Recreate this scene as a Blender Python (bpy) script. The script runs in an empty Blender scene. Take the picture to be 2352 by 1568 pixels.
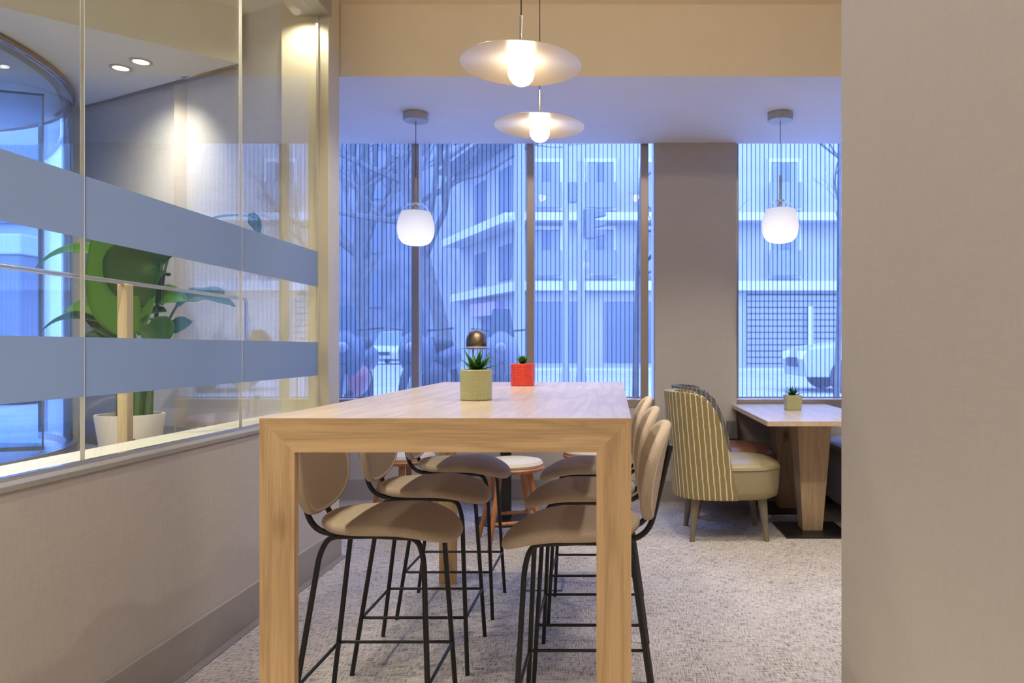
import bpy, bmesh, math, random
from mathutils import Vector, Matrix
C = bpy.context.scene.collection
SC = bpy.context.scene
PI = math.pi
random.seed(7)

# ------------------------------------------------------------------ materials
def new_mat(name):
    m = bpy.data.materials.new(name); m.use_nodes = True
    nt = m.node_tree; b = nt.nodes.get('Principled BSDF')
    return m, nt, b
def N(nt, typ, **kw):
    n = nt.nodes.new(typ)
    for k, v in kw.items(): setattr(n, k, v)
    return n
def L(nt, a, b): nt.links.new(a, b)
def rgb(c): return (c[0], c[1], c[2], 1.0)
def simple(name, col, rough=0.5, metal=0.0, spec=0.5, noise=0.0, nscale=40, bump=0.0):
    m, nt, b = new_mat(name)
    b.inputs['Base Color'].default_value = rgb(col); b.inputs['Roughness'].default_value = rough
    b.inputs['Metallic'].default_value = metal; b.inputs['Specular IOR Level'].default_value = spec
    if noise or bump:
        tc = N(nt, 'ShaderNodeTexCoord'); nz = N(nt, 'ShaderNodeTexNoise')
        nz.inputs['Scale'].default_value = nscale; nz.inputs['Detail'].default_value = 4
        L(nt, tc.outputs['Object'], nz.inputs['Vector'])
        if noise:
            r = N(nt, 'ShaderNodeValToRGB')
            r.color_ramp.elements[0].position = .3; r.color_ramp.elements[1].position = .7
            r.color_ramp.elements[0].color = rgb([c*(1-noise) for c in col]); r.color_ramp.elements[1].color = rgb([min(1, c*(1+noise)) for c in col])
            L(nt, nz.outputs['Fac'], r.inputs['Fac']); L(nt, r.outputs['Color'], b.inputs['Base Color'])
        if bump:
            bp = N(nt, 'ShaderNodeBump'); bp.inputs['Strength'].default_value = bump; bp.inputs['Distance'].default_value = .002
            L(nt, nz.outputs['Fac'], bp.inputs['Height']); L(nt, bp.outputs['Normal'], b.inputs['Normal'])
    return m
def weave(name, col, amount=.12, s1=(18, 18, 260), s2=(240, 240, 22), rough=.85, bump=.25, dist=.001):
    """fabric with two crossing sets of stretched threads"""
    m, nt, b = new_mat(name); b.inputs['Roughness'].default_value = rough; b.inputs['Specular IOR Level'].default_value = .2
    tc = N(nt, 'ShaderNodeTexCoord'); facs = []
    for s in (s1, s2):
        mp = N(nt, 'ShaderNodeMapping'); mp.inputs['Scale'].default_value = s
        nz = N(nt, 'ShaderNodeTexNoise'); nz.inputs['Scale'].default_value = 1.0; nz.inputs['Detail'].default_value = 3
        L(nt, tc.outputs['Object'], mp.inputs['Vector']); L(nt, mp.outputs['Vector'], nz.inputs['Vector']); facs.append(nz.outputs['Fac'])
    ad = N(nt, 'ShaderNodeMath', operation='ADD'); L(nt, facs[0], ad.inputs[0]); L(nt, facs[1], ad.inputs[1])
    mr = N(nt, 'ShaderNodeMapRange'); mr.inputs['From Min'].default_value = .7; mr.inputs['From Max'].default_value = 1.3
    L(nt, ad.outputs[0], mr.inputs['Value'])
    mx = N(nt, 'ShaderNodeMix', data_type='RGBA')
    mx.inputs['A'].default_value = rgb([c*(1-amount) for c in col]); mx.inputs['B'].default_value = rgb([min(1, c*(1+amount)) for c in col])
    L(nt, mr.outputs['Result'], mx.inputs['Factor']); L(nt, mx.outputs['Result'], b.inputs['Base Color'])
    bp = N(nt, 'ShaderNodeBump'); bp.inputs['Strength'].default_value = bump; bp.inputs['Distance'].default_value = dist
    L(nt, mr.outputs['Result'], bp.inputs['Height']); L(nt, bp.outputs['Normal'], b.inputs['Normal'])
    return m
def wood(name, light, dark, axis='X', rough=.45, scale=1.0, knots=True):
    """oak: stretched noise along AXIS, wavy figure and a few dark knots"""
    m, nt, b = new_mat(name); b.inputs['Roughness'].default_value = rough
    tc = N(nt, 'ShaderNodeTexCoord')
    def stretched(a, c):
        mp = N(nt, 'ShaderNodeMapping'); s = [c*scale]*3; s['XYZ'.index(axis)] = a*scale
        mp.inputs['Scale'].default_value = s; L(nt, tc.outputs['Object'], mp.inputs['Vector']); return mp.outputs['Vector']
    big = N(nt, 'ShaderNodeTexNoise'); big.inputs['Scale'].default_value = 1; big.inputs['Detail'].default_value = 5; big.inputs['Distortion'].default_value = .5
    L(nt, stretched(1.1, 15), big.inputs['Vector'])
    fine = N(nt, 'ShaderNodeTexNoise'); fine.inputs['Scale'].default_value = 1; fine.inputs['Detail'].default_value = 3
    L(nt, stretched(7, 260), fine.inputs['Vector'])
    rings = N(nt, 'ShaderNodeMath', operation='MULTIPLY'); rings.inputs[1].default_value = 8; L(nt, big.outputs['Fac'], rings.inputs[0])
    fr = N(nt, 'ShaderNodeMath', operation='PINGPONG'); fr.inputs[1].default_value = 1.0; L(nt, rings.outputs[0], fr.inputs[0])
    mixf = N(nt, 'ShaderNodeMath', operation='MULTIPLY_ADD'); mixf.inputs[1].default_value = .42
    L(nt, fr.outputs[0], mixf.inputs[0]); 
    f2 = N(nt, 'ShaderNodeMath', operation='MULTIPLY'); f2.inputs[1].default_value = .8; L(nt, fine.outputs['Fac'], f2.inputs[0]); L(nt, f2.outputs[0], mixf.inputs[2])
    r = N(nt, 'ShaderNodeValToRGB'); r.color_ramp.elements[0].position = .1; r.color_ramp.elements[1].position = .85
    r.color_ramp.elements[0].color = rgb(dark); r.color_ramp.elements[1].color = rgb(light)
    L(nt, mixf.outputs[0], r.inputs['Fac']); out = r.outputs['Color']
    if knots:
        vo = N(nt, 'ShaderNodeTexVoronoi'); vo.inputs['Scale'].default_value = 1; L(nt, stretched(2.6, 5.2), vo.inputs['Vector'])
        kr = N(nt, 'ShaderNodeValToRGB'); kr.color_ramp.elements[0].position = .03; kr.color_ramp.elements[1].position = .17
        kr.color_ramp.elements[0].color = (.42, .36, .3, 1); kr.color_ramp.elements[1].color = (1, 1, 1, 1)
        L(nt, vo.outputs['Distance'], kr.inputs['Fac'])
        mx = N(nt, 'ShaderNodeMix', data_type='RGBA', blend_type='MULTIPLY'); mx.inputs['Factor'].default_value = 1
        L(nt, out, mx.inputs['A']); L(nt, kr.outputs['Color'], mx.inputs['B']); out = mx.outputs['Result']
    L(nt, out, b.inputs['Base Color'])
    bp = N(nt, 'ShaderNodeBump'); bp.inputs['Strength'].default_value = .12; bp.inputs['Distance'].default_value = .001
    L(nt, fine.outputs['Fac'], bp.inputs['Height']); L(nt, bp.outputs['Normal'], b.inputs['Normal'])
    return m
def emit(name, col, s):
    m, nt, b = new_mat(name)
    b.inputs['Base Color'].default_value = rgb(col); b.inputs['Emission Color'].default_value = rgb(col); b.inputs['Emission Strength'].default_value = s
    return m
def thin_glass(name, tint=(1, 1, 1), ior=1.5, rough=0.0, boost=1.0):
    """flat sheet glass: clear with a Fresnel reflection"""
    m, nt, b = new_mat(name); nt.nodes.remove(b)
    out = nt.nodes['Material Output']
    tr = N(nt, 'ShaderNodeBsdfTransparent'); tr.inputs['Color'].default_value = rgb(tint)
    gl = N(nt, 'ShaderNodeBsdfGlossy'); gl.inputs['Roughness'].default_value = rough; gl.inputs['Color'].default_value = (1, 1, 1, 1)
    ge = N(nt, 'ShaderNodeNewGeometry'); dt = N(nt, 'ShaderNodeVectorMath', operation='DOT_PRODUCT')
    L(nt, ge.outputs['Incoming'], dt.inputs[0]); L(nt, ge.outputs['Normal'], dt.inputs[1])
    ab = N(nt, 'ShaderNodeMath', operation='ABSOLUTE'); L(nt, dt.outputs['Value'], ab.inputs[0])
    iv = N(nt, 'ShaderNodeMath', operation='SUBTRACT'); iv.inputs[0].default_value = 1; L(nt, ab.outputs[0], iv.inputs[1])
    pw = N(nt, 'ShaderNodeMath', operation='POWER'); pw.inputs[1].default_value = 5; L(nt, iv.outputs[0], pw.inputs[0])
    f0 = ((ior-1)/(ior+1))**2
    ml = N(nt, 'ShaderNodeMath', operation='MULTIPLY_ADD'); ml.inputs[1].default_value = (1-f0)*boost; ml.inputs[2].default_value = f0*boost; ml.use_clamp = True
    L(nt, pw.outputs[0], ml.inputs[0])
    mx = N(nt, 'ShaderNodeMixShader'); L(nt, ml.outputs[0], mx.inputs['Fac']); L(nt, tr.outputs[0], mx.inputs[1]); L(nt, gl.outputs[0], mx.inputs[2])
    L(nt, mx.outputs[0], out.inputs['Surface'])
    return m
def sheer(name, col, trans, kind='both', clear=(1, 1, 1)):
    """translucent film / gauze: part clear, part scattering both ways"""
    m, nt, b = new_mat(name); nt.nodes.remove(b); out = nt.nodes['Material Output']
    tr = N(nt, 'ShaderNodeBsdfTransparent'); tr.inputs['Color'].default_value = rgb(clear)
    df = N(nt, 'ShaderNodeBsdfDiffuse'); tl = N(nt, 'ShaderNodeBsdfTranslucent')
    df.inputs['Color'].default_value = rgb(col); tl.inputs['Color'].default_value = rgb(col)
    a = N(nt, 'ShaderNodeMixShader'); a.inputs['Fac'].default_value = .55; L(nt, df.outputs[0], a.inputs[1]); L(nt, tl.outputs[0], a.inputs[2])
    mx = N(nt, 'ShaderNodeMixShader'); mx.inputs['Fac'].default_value = 1-trans
    L(nt, tr.outputs[0], mx.inputs[1]); L(nt, a.outputs[0], mx.inputs[2]); L(nt, mx.outputs[0], out.inputs['Surface'])
    return m

M = {}
M['wallcloth'] = weave('wall_fabric', (.53, .475, .415), .06, (12, 12, 330), (260, 260, 20), bump=.18)
M['wallcloth_right'] = weave('wall_fabric_grey', (.545, .495, .44), .04, (12, 12, 330), (260, 260, 20), bump=.12)
M['paint'] = simple('white_paint', (.80, .78, .74), .75, noise=.015, nscale=6)
M['beam'] = simple('cream_paint', (.88, .75, .55), .75, noise=.015, nscale=6)
M['soffit'] = simple('soffit_paint', (.86, .83, .83), .7, noise=.012, nscale=6)
M['vestibule_paint'] = simple('vestibule_paint', (.78, .74, .62), .75, noise=.015, nscale=6)
M['vestibule_wall'] = weave('vestibule_fabric', (.62, .60, .58), .07, (9, 9, 200), (150, 150, 14), bump=.2)
M['baseboard'] = simple('baseboard_paint', (.36, .32, .275), .5, noise=.03, nscale=20)
M['ledge'] = simple('ledge_metal', (.42, .38, .31), .45, metal=.2, noise=.03)
M['sill'] = simple('sill_white', (.55, .54, .47), .4, noise=.01)
M['post'] = simple('post_paint', (.66, .60, .44), .5, noise=.02, nscale=10)
M['seal'] = simple('clear_seal', (.78, .74, .66), .4, noise=.02)
M['rail_post'] = wood('rail_post_timber', (.62, .48, .27), (.46, .34, .18), 'Z', knots=False)
M['stone'] = simple('vestibule_stone', (.42, .43, .45), .25, noise=.08, nscale=3)
M['oak_x'] = wood('oak_grain_across', (.70, .46, .24), (.38, .225, .105), 'X')
M['oak_y'] = wood('oak_grain_along', (.57, .455, .345), (.43, .325, .235), 'Y', rough=.27, knots=False)
M['oak_z'] = wood('oak_grain_upright', (.68, .445, .23), (.37, .22, .10), 'Z')
M['oak_pale_z'] = wood('pale_oak_upright', (.56, .40, .24), (.38, .255, .145), 'Z')
M['oak_pale_y'] = wood('pale_oak_top', (.66, .52, .36), (.50, .37, .23), 'Y', rough=.25, knots=False)
M['rust_wood'] = wood('rust_brown_wood', (.50, .20, .07), (.26, .09, .03), 'Z', knots=False)
M['wool'] = weave('tan_wool', (.60, .475, .345), .22, (330, 330, 330), (700, 700, 700), bump=.5, dist=.0015)
M['black'] = simple('black_powder_coat', (.012, .011, .011), .38, noise=.05)
M['leather'] = simple('olive_leather', (.34, .275, .15), .42, noise=.05, nscale=60, bump=.15)
M['leather_brown'] = simple('rust_leather', (.22, .095, .05), .35, noise=.06, nscale=60, bump=.15)
M['taupe_leg'] = simple('taupe_lacquer', (.19, .155, .105), .4, noise=.04)
M['cream_seat'] = weave('cream_cloth', (.60, .54, .45), .1, (200, 200, 200), (400, 400, 400))
M['grey_bench'] = weave('grey_cloth', (.32, .31, .31), .12, (200, 200, 200), (400, 400, 400))
M['olive_cushion'] = weave('dark_olive_cloth', (.055, .055, .03), .2, (200, 200, 200), (400, 400, 400))
M['bronze'] = simple('brushed_bronze', (.30, .22, .145), .36, metal=1.0, noise=.04, nscale=90)
M['window_metal'] = simple('window_bronze', (.48, .41, .36), .33, metal=.7, noise=.04, nscale=90)
M['steel'] = simple('brushed_steel', (.62, .60, .57), .3, metal=1.0, noise=.03, nscale=120)
M['lamp_grey'] = simple('lamp_grey', (.50, .48, .44), .45, metal=.3, noise=.02)
M['cord'] = simple('dark_cord', (.05, .04, .035), .6, noise=.05)
M['terracotta_soil'] = simple('soil', (.055, .03, .02), .95, noise=.5, nscale=90, bump=.6)
M['white_pot'] = simple('white_planter', (.62, .57, .51), .45, noise=.02)
M['dark'] = simple('dark_slot', (.03, .03, .035), .6, noise=.05)
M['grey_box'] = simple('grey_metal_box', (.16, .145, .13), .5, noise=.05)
M['stem'] = simple('plant_stem', (.06, .13, .045), .5, noise=.2, nscale=30)
M['film'] = sheer('frosted_film', (.46, .57, .75), .03)
M['glass'] = thin_glass('partition_glass', (.985, .99, .975), 1.5, boost=1.25)
M['pane'] = thin_glass('window_pane', (.97, .98, .98), 1.45, boost=.12)
M['drum'] = thin_glass('drum_glass', (.80, .88, .95), 1.5)
M['gauze'] = sheer('sheer_gauze', (.50, .54, .62), .86)
M['cordline'] = simple('blind_cord', (.04, .055, .11), .7, noise=.05)
M['bulb'] = emit('lamp_bulb', (1, .93, .82), 22)
M['globe_bulb'] = emit('globe_bulb', (1, .95, .88), 7)
M['downlight'] = emit('downlight_glow', (1, .95, .84), 14)
M['globe_clear'] = thin_glass('clear_globe', (.95, .97, .98), 1.45, boost=1.2)
M['dark_blue'] = simple('street_dark', (.07, .08, .11), .4, noise=.1)

# leaf
def leaf_mat(name, a, b_, vein=True):
    m, nt, b = new_mat(name); b.inputs['Roughness'].default_value = .5
    tc = N(nt, 'ShaderNodeTexCoord'); uv = tc.outputs['UV']
    w = N(nt, 'ShaderNodeTexWave'); w.inputs['Scale'].default_value = 20; w.inputs['Distortion'].default_value = .6; w.wave_type = 'BANDS'; w.bands_direction = 'Y'
    L(nt, uv, w.inputs['Vector'])
    mx = N(nt, 'ShaderNodeMix', data_type='RGBA'); mx.inputs['A'].default_value = rgb(a); mx.inputs['B'].default_value = rgb(b_)
    L(nt, w.outputs['Fac'], mx.inputs['Factor']); L(nt, mx.outputs['Result'], b.inputs['Base Color'])
    tl = N(nt, 'ShaderNodeBsdfTranslucent'); tl.inputs['Color'].default_value = rgb((a[0]*1.8, a[1]*1.7, a[2]))
    ms = N(nt, 'ShaderNodeMixShader'); ms.inputs['Fac'].default_value = .3
    out = nt.nodes['Material Output']; L(nt, b.outputs[0], ms.inputs[1]); L(nt, tl.outputs[0], ms.inputs[2]); L(nt, ms.outputs[0], out.inputs['Surface'])
    return m
M['leaf'] = leaf_mat('banana_leaf', (.10, .30, .02), (.065, .21, .018))
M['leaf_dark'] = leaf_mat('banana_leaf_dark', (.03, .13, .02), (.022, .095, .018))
M['succulent'] = leaf_mat('succulent_leaf', (.035, .15, .022), (.055, .20, .03))
M['succulent_pale'] = leaf_mat('succulent_pale_leaf', (.10, .24, .045), (.06, .16, .03))

# carpet: warm grey with crossing dark threads
m, nt, b = new_mat('carpet_weave'); b.inputs['Roughness'].default_value = .95; b.inputs['Specular IOR Level'].default_value = .1
tc = N(nt, 'ShaderNodeTexCoord')
def nz_at(s, det=4, sc=1.0):
    mp = N(nt, 'ShaderNodeMapping'); mp.inputs['Scale'].default_value = s
    n = N(nt, 'ShaderNodeTexNoise'); n.inputs['Scale'].default_value = sc; n.inputs['Detail'].default_value = det
    L(nt, tc.outputs['Object'], mp.inputs['Vector']); L(nt, mp.outputs['Vector'], n.inputs['Vector']); return n.outputs['Fac']
a1, a2, a3 = nz_at((20, 190, 1), 6), nz_at((190, 22, 1), 6), nz_at((5, 5, 1), 3)
s1 = N(nt, 'ShaderNodeMath', operation='ADD'); L(nt, a1, s1.inputs[0]); L(nt, a2, s1.inputs[1])
s2 = N(nt, 'ShaderNodeMath', operation='MULTIPLY_ADD'); s2.inputs[1].default_value = .22; L(nt, a3, s2.inputs[0]); L(nt, s1.outputs[0], s2.inputs[2])
r = N(nt, 'ShaderNodeValToRGB'); mrg = N(nt, 'ShaderNodeMapRange'); mrg.inputs['From Min'].default_value = .80; mrg.inputs['From Max'].default_value = 1.38
L(nt, s2.outputs[0], mrg.inputs['Value']); L(nt, mrg.outputs['Result'], r.inputs['Fac'])
r.color_ramp.elements[0].position = .12; r.color_ramp.elements[0].color = (.15, .13, .125, 1)
r.color_ramp.elements[1].position = .82; r.color_ramp.elements[1].color = (.60, .54, .49, 1)
e = r.color_ramp.elements.new(.42); e.color = (.42, .375, .34, 1)
L(nt, r.outputs['Color'], b.inputs['Base Color'])
bp = N(nt, 'ShaderNodeBump'); bp.inputs['Strength'].default_value = .5; bp.inputs['Distance'].default_value = .004
L(nt, s1.outputs[0], bp.inputs['Height']); L(nt, bp.outputs['Normal'], b.inputs['Normal'])
M['carpet'] = m
M['carpet_edge'] = weave('carpet_border', (.26, .23, .225), .3, (180, 180, 180), (320, 320, 320), bump=.4)

# herringbone striped upholstery (uses the back's own UV in metres)
def herringbone(name, dark, light, pale, cols=28.0, rows=78.0):
    m, nt, b = new_mat(name); b.inputs['Roughness'].default_value = .9; b.inputs['Specular IOR Level'].default_value = .15
    tc = N(nt, 'ShaderNodeTexCoord'); sp = N(nt, 'ShaderNodeSeparateXYZ'); L(nt, tc.outputs['UV'], sp.inputs[0])
    def mth(op, a, bv=None, c=None):
        n = N(nt, 'ShaderNodeMath', operation=op)
        for i, v in enumerate((a, bv, c)):
            if v is None: continue
            if isinstance(v, (int, float)): n.inputs[i].default_value = v
            else: L(nt, v, n.inputs[i])
        return n.outputs[0]
    u = mth('MULTIPLY', sp.outputs['X'], cols); fu = mth('FRACT', u)
    tri = mth('ABSOLUTE', mth('SUBTRACT', fu, .5))
    ph = mth('FRACT', mth('ADD', mth('MULTIPLY', sp.outputs['Y'], rows), mth('MULTIPLY', tri, 3.0)))
    chev = mth('GREATER_THAN', ph, .45)
    edge = mth('GREATER_THAN', tri, .40)
    m1 = N(nt, 'ShaderNodeMix', data_type='RGBA'); m1.inputs['A'].default_value = rgb(dark); m1.inputs['B'].default_value = rgb(light); L(nt, chev, m1.inputs['Factor'])
    m2 = N(nt, 'ShaderNodeMix', data_type='RGBA'); m2.inputs['B'].default_value = rgb(pale); L(nt, m1.outputs['Result'], m2.inputs['A']); L(nt, edge, m2.inputs['Factor'])
    L(nt, m2.outputs['Result'], b.inputs['Base Color'])
    bp = N(nt, 'ShaderNodeBump'); bp.inputs['Strength'].default_value = .3; bp.inputs['Distance'].default_value = .002
    L(nt, ph, bp.inputs['Height']); L(nt, bp.outputs['Normal'], b.inputs['Normal'])
    return m
M['herring_mustard'] = herringbone('mustard_herringbone', (.17, .115, .03), (.42, .325, .15), (.70, .64, .48))
M['herring_black'] = herringbone('black_herringbone', (.010, .009, .010), (.27, .25, .23), (.33, .30, .28), cols=30, rows=60)

def relief_pot(name, col, kind):
    m, nt, b = new_mat(name); b.inputs['Base Color'].default_value = rgb(col); b.inputs['Roughness'].default_value = .22
    tc = N(nt, 'ShaderNodeTexCoord')
    if kind == 'scales':
        v = N(nt, 'ShaderNodeTexVoronoi'); v.feature = 'DISTANCE_TO_EDGE'; v.inputs['Scale'].default_value = 70
        L(nt, tc.outputs['Object'], v.inputs['Vector']); h = v.outputs['Distance']
    else:
        sp = N(nt, 'ShaderNodeSeparateXYZ'); L(nt, tc.outputs['UV'], sp.inputs[0])
        hs = []
        for o_, k in (('X', 42), ('Y', 11)):
            a = N(nt, 'ShaderNodeMath', operation='MULTIPLY'); a.inputs[1].default_value = k; L(nt, sp.outputs[o_], a.inputs[0])
            f = N(nt, 'ShaderNodeMath', operation='PINGPONG'); f.inputs[1].default_value = .5; L(nt, a.outputs[0], f.inputs[0])
            hs.append(f.outputs[0])
        mn = N(nt, 'ShaderNodeMath', operation='MINIMUM'); L(nt, hs[0], mn.inputs[0]); L(nt, hs[1], mn.inputs[1]); h = mn.outputs[0]
    mr = N(nt, 'ShaderNodeMapRange'); mr.inputs['From Max'].default_value = .12 if kind == 'scales' else .22
    L(nt, h, mr.inputs['Value'])
    bp = N(nt, 'ShaderNodeBump'); bp.inputs['Strength'].default_value = .4; bp.inputs['Distance'].default_value = .003
    L(nt, mr.outputs['Result'], bp.inputs['Height']); L(nt, bp.outputs['Normal'], b.inputs['Normal'])
    return m
M['sage_pot'] = relief_pot('sage_glaze', (.42, .41, .21), 'scales')
M['red_pot'] = relief_pot('red_glaze', (.70, .055, .03), 'grid')
M['sage_plain'] = simple('sage_plain_glaze', (.42, .40, .20), .35, noise=.03)
M['pink_pot'] = simple('blush_glaze', (.60, .36, .28), .35, noise=.03)

# spun metal lamp disc: circular brushing
m, nt, b = new_mat('spun_champagne_metal'); b.inputs['Base Color'].default_value = (.76, .62, .41, 1); b.inputs['Metallic'].default_value = .5
b.inputs['Roughness'].default_value = .42; b.inputs['Anisotropic'].default_value = .8; b.inputs['Anisotropic Rotation'].default_value = .25
tg = N(nt, 'ShaderNodeTangent'); tg.direction_type = 'RADIAL'; tg.axis = 'Z'; L(nt, tg.outputs[0], b.inputs['Tangent'])
M['disc'] = m
# frosted globe: scatters the bulb inside it
m, nt, b = new_mat('frosted_globe'); nt.nodes.remove(b); out = nt.nodes['Material Output']
tl = N(nt, 'ShaderNodeBsdfTranslucent'); df = N(nt, 'ShaderNodeBsdfDiffuse'); tl.inputs['Color'].default_value = df.inputs['Color'].default_value = (.93, .93, .93, 1)
mx = N(nt, 'ShaderNodeMixShader'); mx.inputs['Fac'].default_value = .6; L(nt, df.outputs[0], mx.inputs[1]); L(nt, tl.outputs[0], mx.inputs[2])
tr = N(nt, 'ShaderNodeBsdfTransparent'); mx2 = N(nt, 'ShaderNodeMixShader'); mx2.inputs['Fac'].default_value = 1.0
L(nt, tr.outputs[0], mx2.inputs[1]); L(nt, mx.outputs[0], mx2.inputs[2]); L(nt, mx2.outputs[0], out.inputs['Surface'])
M['globe_frost'] = m
# street
M['facade'] = simple('facade_render', (.34, .33, .32), .85, noise=.05, nscale=1.5)
M['facade_trim'] = simple('facade_trim', (.52, .51, .49), .8, noise=.04)
M['facade_grey'] = simple('facade_grey', (.22, .21, .22), .85, noise=.12, nscale=1)
M['facade_dark'] = simple('facade_dark', (.14, .14, .15), .85, noise=.25, nscale=.8)
M['street_glass'] = simple('street_window_glass', (.12, .14, .17), .2, noise=.1)
M['shutter_wood'] = simple('window_shutter', (.20, .21, .23), .6, noise=.1)
M['roller'] = simple('roller_shutter', (.24, .24, .26), .5, noise=.06)
M['asphalt'] = simple('asphalt', (.31, .305, .31), .9, noise=.15, nscale=2)
M['road_white'] = simple('road_paint', (.6, .6, .6), .8, noise=.05)
M['pavement'] = simple('pavement_slabs', (.44, .43, .43), .9, noise=.1, nscale=2)
M['bark'] = simple('bark', (.085, .075, .065), .9, noise=.3, nscale=6)
M['car_white'] = simple('car_white', (.6, .6, .6), .25, noise=.02)
M['car_silver'] = simple('car_silver', (.34, .36, .39), .25, noise=.02)
M['car_glass'] = simple('car_glass', (.10, .14, .17), .1, noise=.05)
M['tyre'] = simple('tyre', (.02, .02, .02), .8, noise=.1)
M['signal'] = simple('signal_grey', (.15, .16, .20), .5, noise=.05)
M['red_paint'] = simple('red_paint', (.35, .10, .10), .35, noise=.05)
M['purple_sign'] = simple('mauve_sign', (.36, .26, .42), .5, noise=.05)
M['lamp_white'] = simple('headlamp', (.85, .85, .82), .2, noise=.02)

# ------------------------------------------------------------------ mesh helper
class B:
    def __init__(s): s.bm = bmesh.new(); s.uv = None
    def box(s, x0, x1, y0, y1, z0, z1):
        v = [s.bm.verts.new(p) for p in ((x0,y0,z0),(x1,y0,z0),(x1,y1,z0),(x0,y1,z0),(x0,y0,z1),(x1,y0,z1),(x1,y1,z1),(x0,y1,z1))]
        for f in ((3,2,1,0),(4,5,6,7),(0,1,5,4),(1,2,6,5),(2,3,7,6),(3,0,4,7)): s.bm.faces.new([v[i] for i in f])
        return s
    def prism(s, poly, a, b, axis='z'):
        def P(p, t): return (p[0], p[1], t) if axis == 'z' else ((p[0], t, p[1]) if axis == 'y' else (t, p[0], p[1]))
        lo = [s.bm.verts.new(P(p, a)) for p in poly]; hi = [s.bm.verts.new(P(p, b)) for p in poly]; n = len(poly)
        s.bm.faces.new(lo); s.bm.faces.new(hi)
        for i in range(n): s.bm.faces.new((lo[i], lo[(i+1) % n], hi[(i+1) % n], hi[i]))
        return s
    def loft(s, rings, cap=True, closed=True):
        vs = [[s.bm.verts.new(p) for p in r] for r in rings]
        n = len(vs[0])
        for a, b in zip(vs, vs[1:]):
            for i in range(n if closed else n-1): s.bm.faces.new((a[i], a[(i+1) % n], b[(i+1) % n], b[i]))
        if cap: s.bm.faces.new(vs[0]); s.bm.faces.new(vs[-1])
        return s
    def tube(s, pts, r, seg=10, cap=True):
        pts = [Vector(p) for p in pts]; rs = r if isinstance(r, (list, tuple)) else [r]*len(pts)
        t0 = (pts[1]-pts[0]).normalized(); up = Vector((0,0,1)) if abs(t0.z) < .9 else Vector((1,0,0))
        nrm = t0.cross(up).normalized(); rings = []; prev = t0
        for i, p in enumerate(pts):
            if i == 0: t = t0
            elif i == len(pts)-1: t = (pts[-1]-pts[-2]).normalized()
            else: t = ((pts[i+1]-p).normalized()+(p-pts[i-1]).normalized()).normalized()
            q = prev.rotation_difference(t); nrm = (q @ nrm).normalized(); prev = t; bn = t.cross(nrm).normalized()
            rings.append([p+(nrm*math.cos(2*PI*k/seg)+bn*math.sin(2*PI*k/seg))*rs[i] for k in range(seg)])
        return s.loft(rings, cap)
    def lathe(s, prof, c=(0,0,0), seg=40, uv=False):
        rings = []
        lay = s.bm.loops.layers.uv.verify() if uv else None
        cv = {}
        vs = []
        for r, z in prof:
            if r < 1e-6: vs.append([s.bm.verts.new((c[0], c[1], c[2]+z))])
            else: vs.append([s.bm.verts.new((c[0]+r*math.cos(2*PI*k/seg), c[1]+r*math.sin(2*PI*k/seg), c[2]+z)) for k in range(seg)])
        z0 = min(p[1] for p in prof); z1 = max(p[1] for p in prof)
        for j, (a, b) in enumerate(zip(vs, vs[1:])):
            for i in range(seg):
                k = (i+1) % seg
                if len(a) == 1 and len(b) == 1: continue
                if len(a) == 1: f = s.bm.faces.new((a[0], b[k], b[i]))
                elif len(b) == 1: f = s.bm.faces.new((a[i], a[k], b[0]))
                else: f = s.bm.faces.new((a[i], a[k], b[k], b[i]))
                if uv and len(f.loops) == 4:
                    for lp, (uu, vv) in zip(f.loops, ((i, prof[j][1]), (i+1, prof[j][1]), (i+1, prof[j+1][1]), (i, prof[j+1][1]))):
                        lp[lay].uv = (uu/seg, (vv-z0)/max(1e-6, z1-z0))
        return s
    def pad(s, plan, th, warp, seg=48, edge=6, rings=(0, .35, .65, .85), rnd=.12):
        """cushion: PLAN(phi)->(a,b); WARP(a,b,t)->xyz with t the offset through the thickness"""
        prof = [(r, 1.0) for r in rings] + [(1-rnd*(1-math.sin(k*PI/2/edge)), math.cos(k*PI/2/edge)) for k in range(0, edge+1)]
        prof = prof + [(r, -t) for r, t in reversed(prof[:-1])]
        vs = []
        for r, t in prof:
            if r == 0: vs.append([s.bm.verts.new(warp(0, 0, t*th/2))])
            else: vs.append([s.bm.verts.new(warp(r*plan(2*PI*k/seg)[0], r*plan(2*PI*k/seg)[1], t*th/2)) for k in range(seg)])
        for a, b in zip(vs, vs[1:]):
            for i in range(seg):
                k = (i+1) % seg
                if len(a) == 1: s.bm.faces.new((a[0], b[i], b[k]))
                elif len(b) == 1: s.bm.faces.new((a[i], b[0], a[k]))
                else: s.bm.faces.new((a[i], b[i], b[k], a[k]))
        return s
    def obj(s, name, mat, parent=None, smooth=False, bevel=0, loc=(0,0,0), solid=0, subsurf=0, angle=40):
        bmesh.ops.recalc_face_normals(s.bm, faces=s.bm.faces)
        me = bpy.data.meshes.new(name); s.bm.to_mesh(me); s.bm.free(); me.materials.append(mat)
        if smooth:
            for p in me.polygons: p.use_smooth = True
            me.set_sharp_from_angle(angle=math.radians(angle))
        o = bpy.data.objects.new(name, me); C.objects.link(o); o.location = loc
        if parent is not None: o.parent = parent
        if solid:
            md = o.modifiers.new('solid', 'SOLIDIFY'); md.thickness = solid; md.offset = -1
        if subsurf:
            md = o.modifiers.new('sub', 'SUBSURF'); md.levels = md.render_levels = subsurf
        if bevel:
            md = o.modifiers.new('bevel', 'BEVEL'); md.width = bevel; md.segments = 2; md.limit_method = 'ANGLE'
        return o
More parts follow.
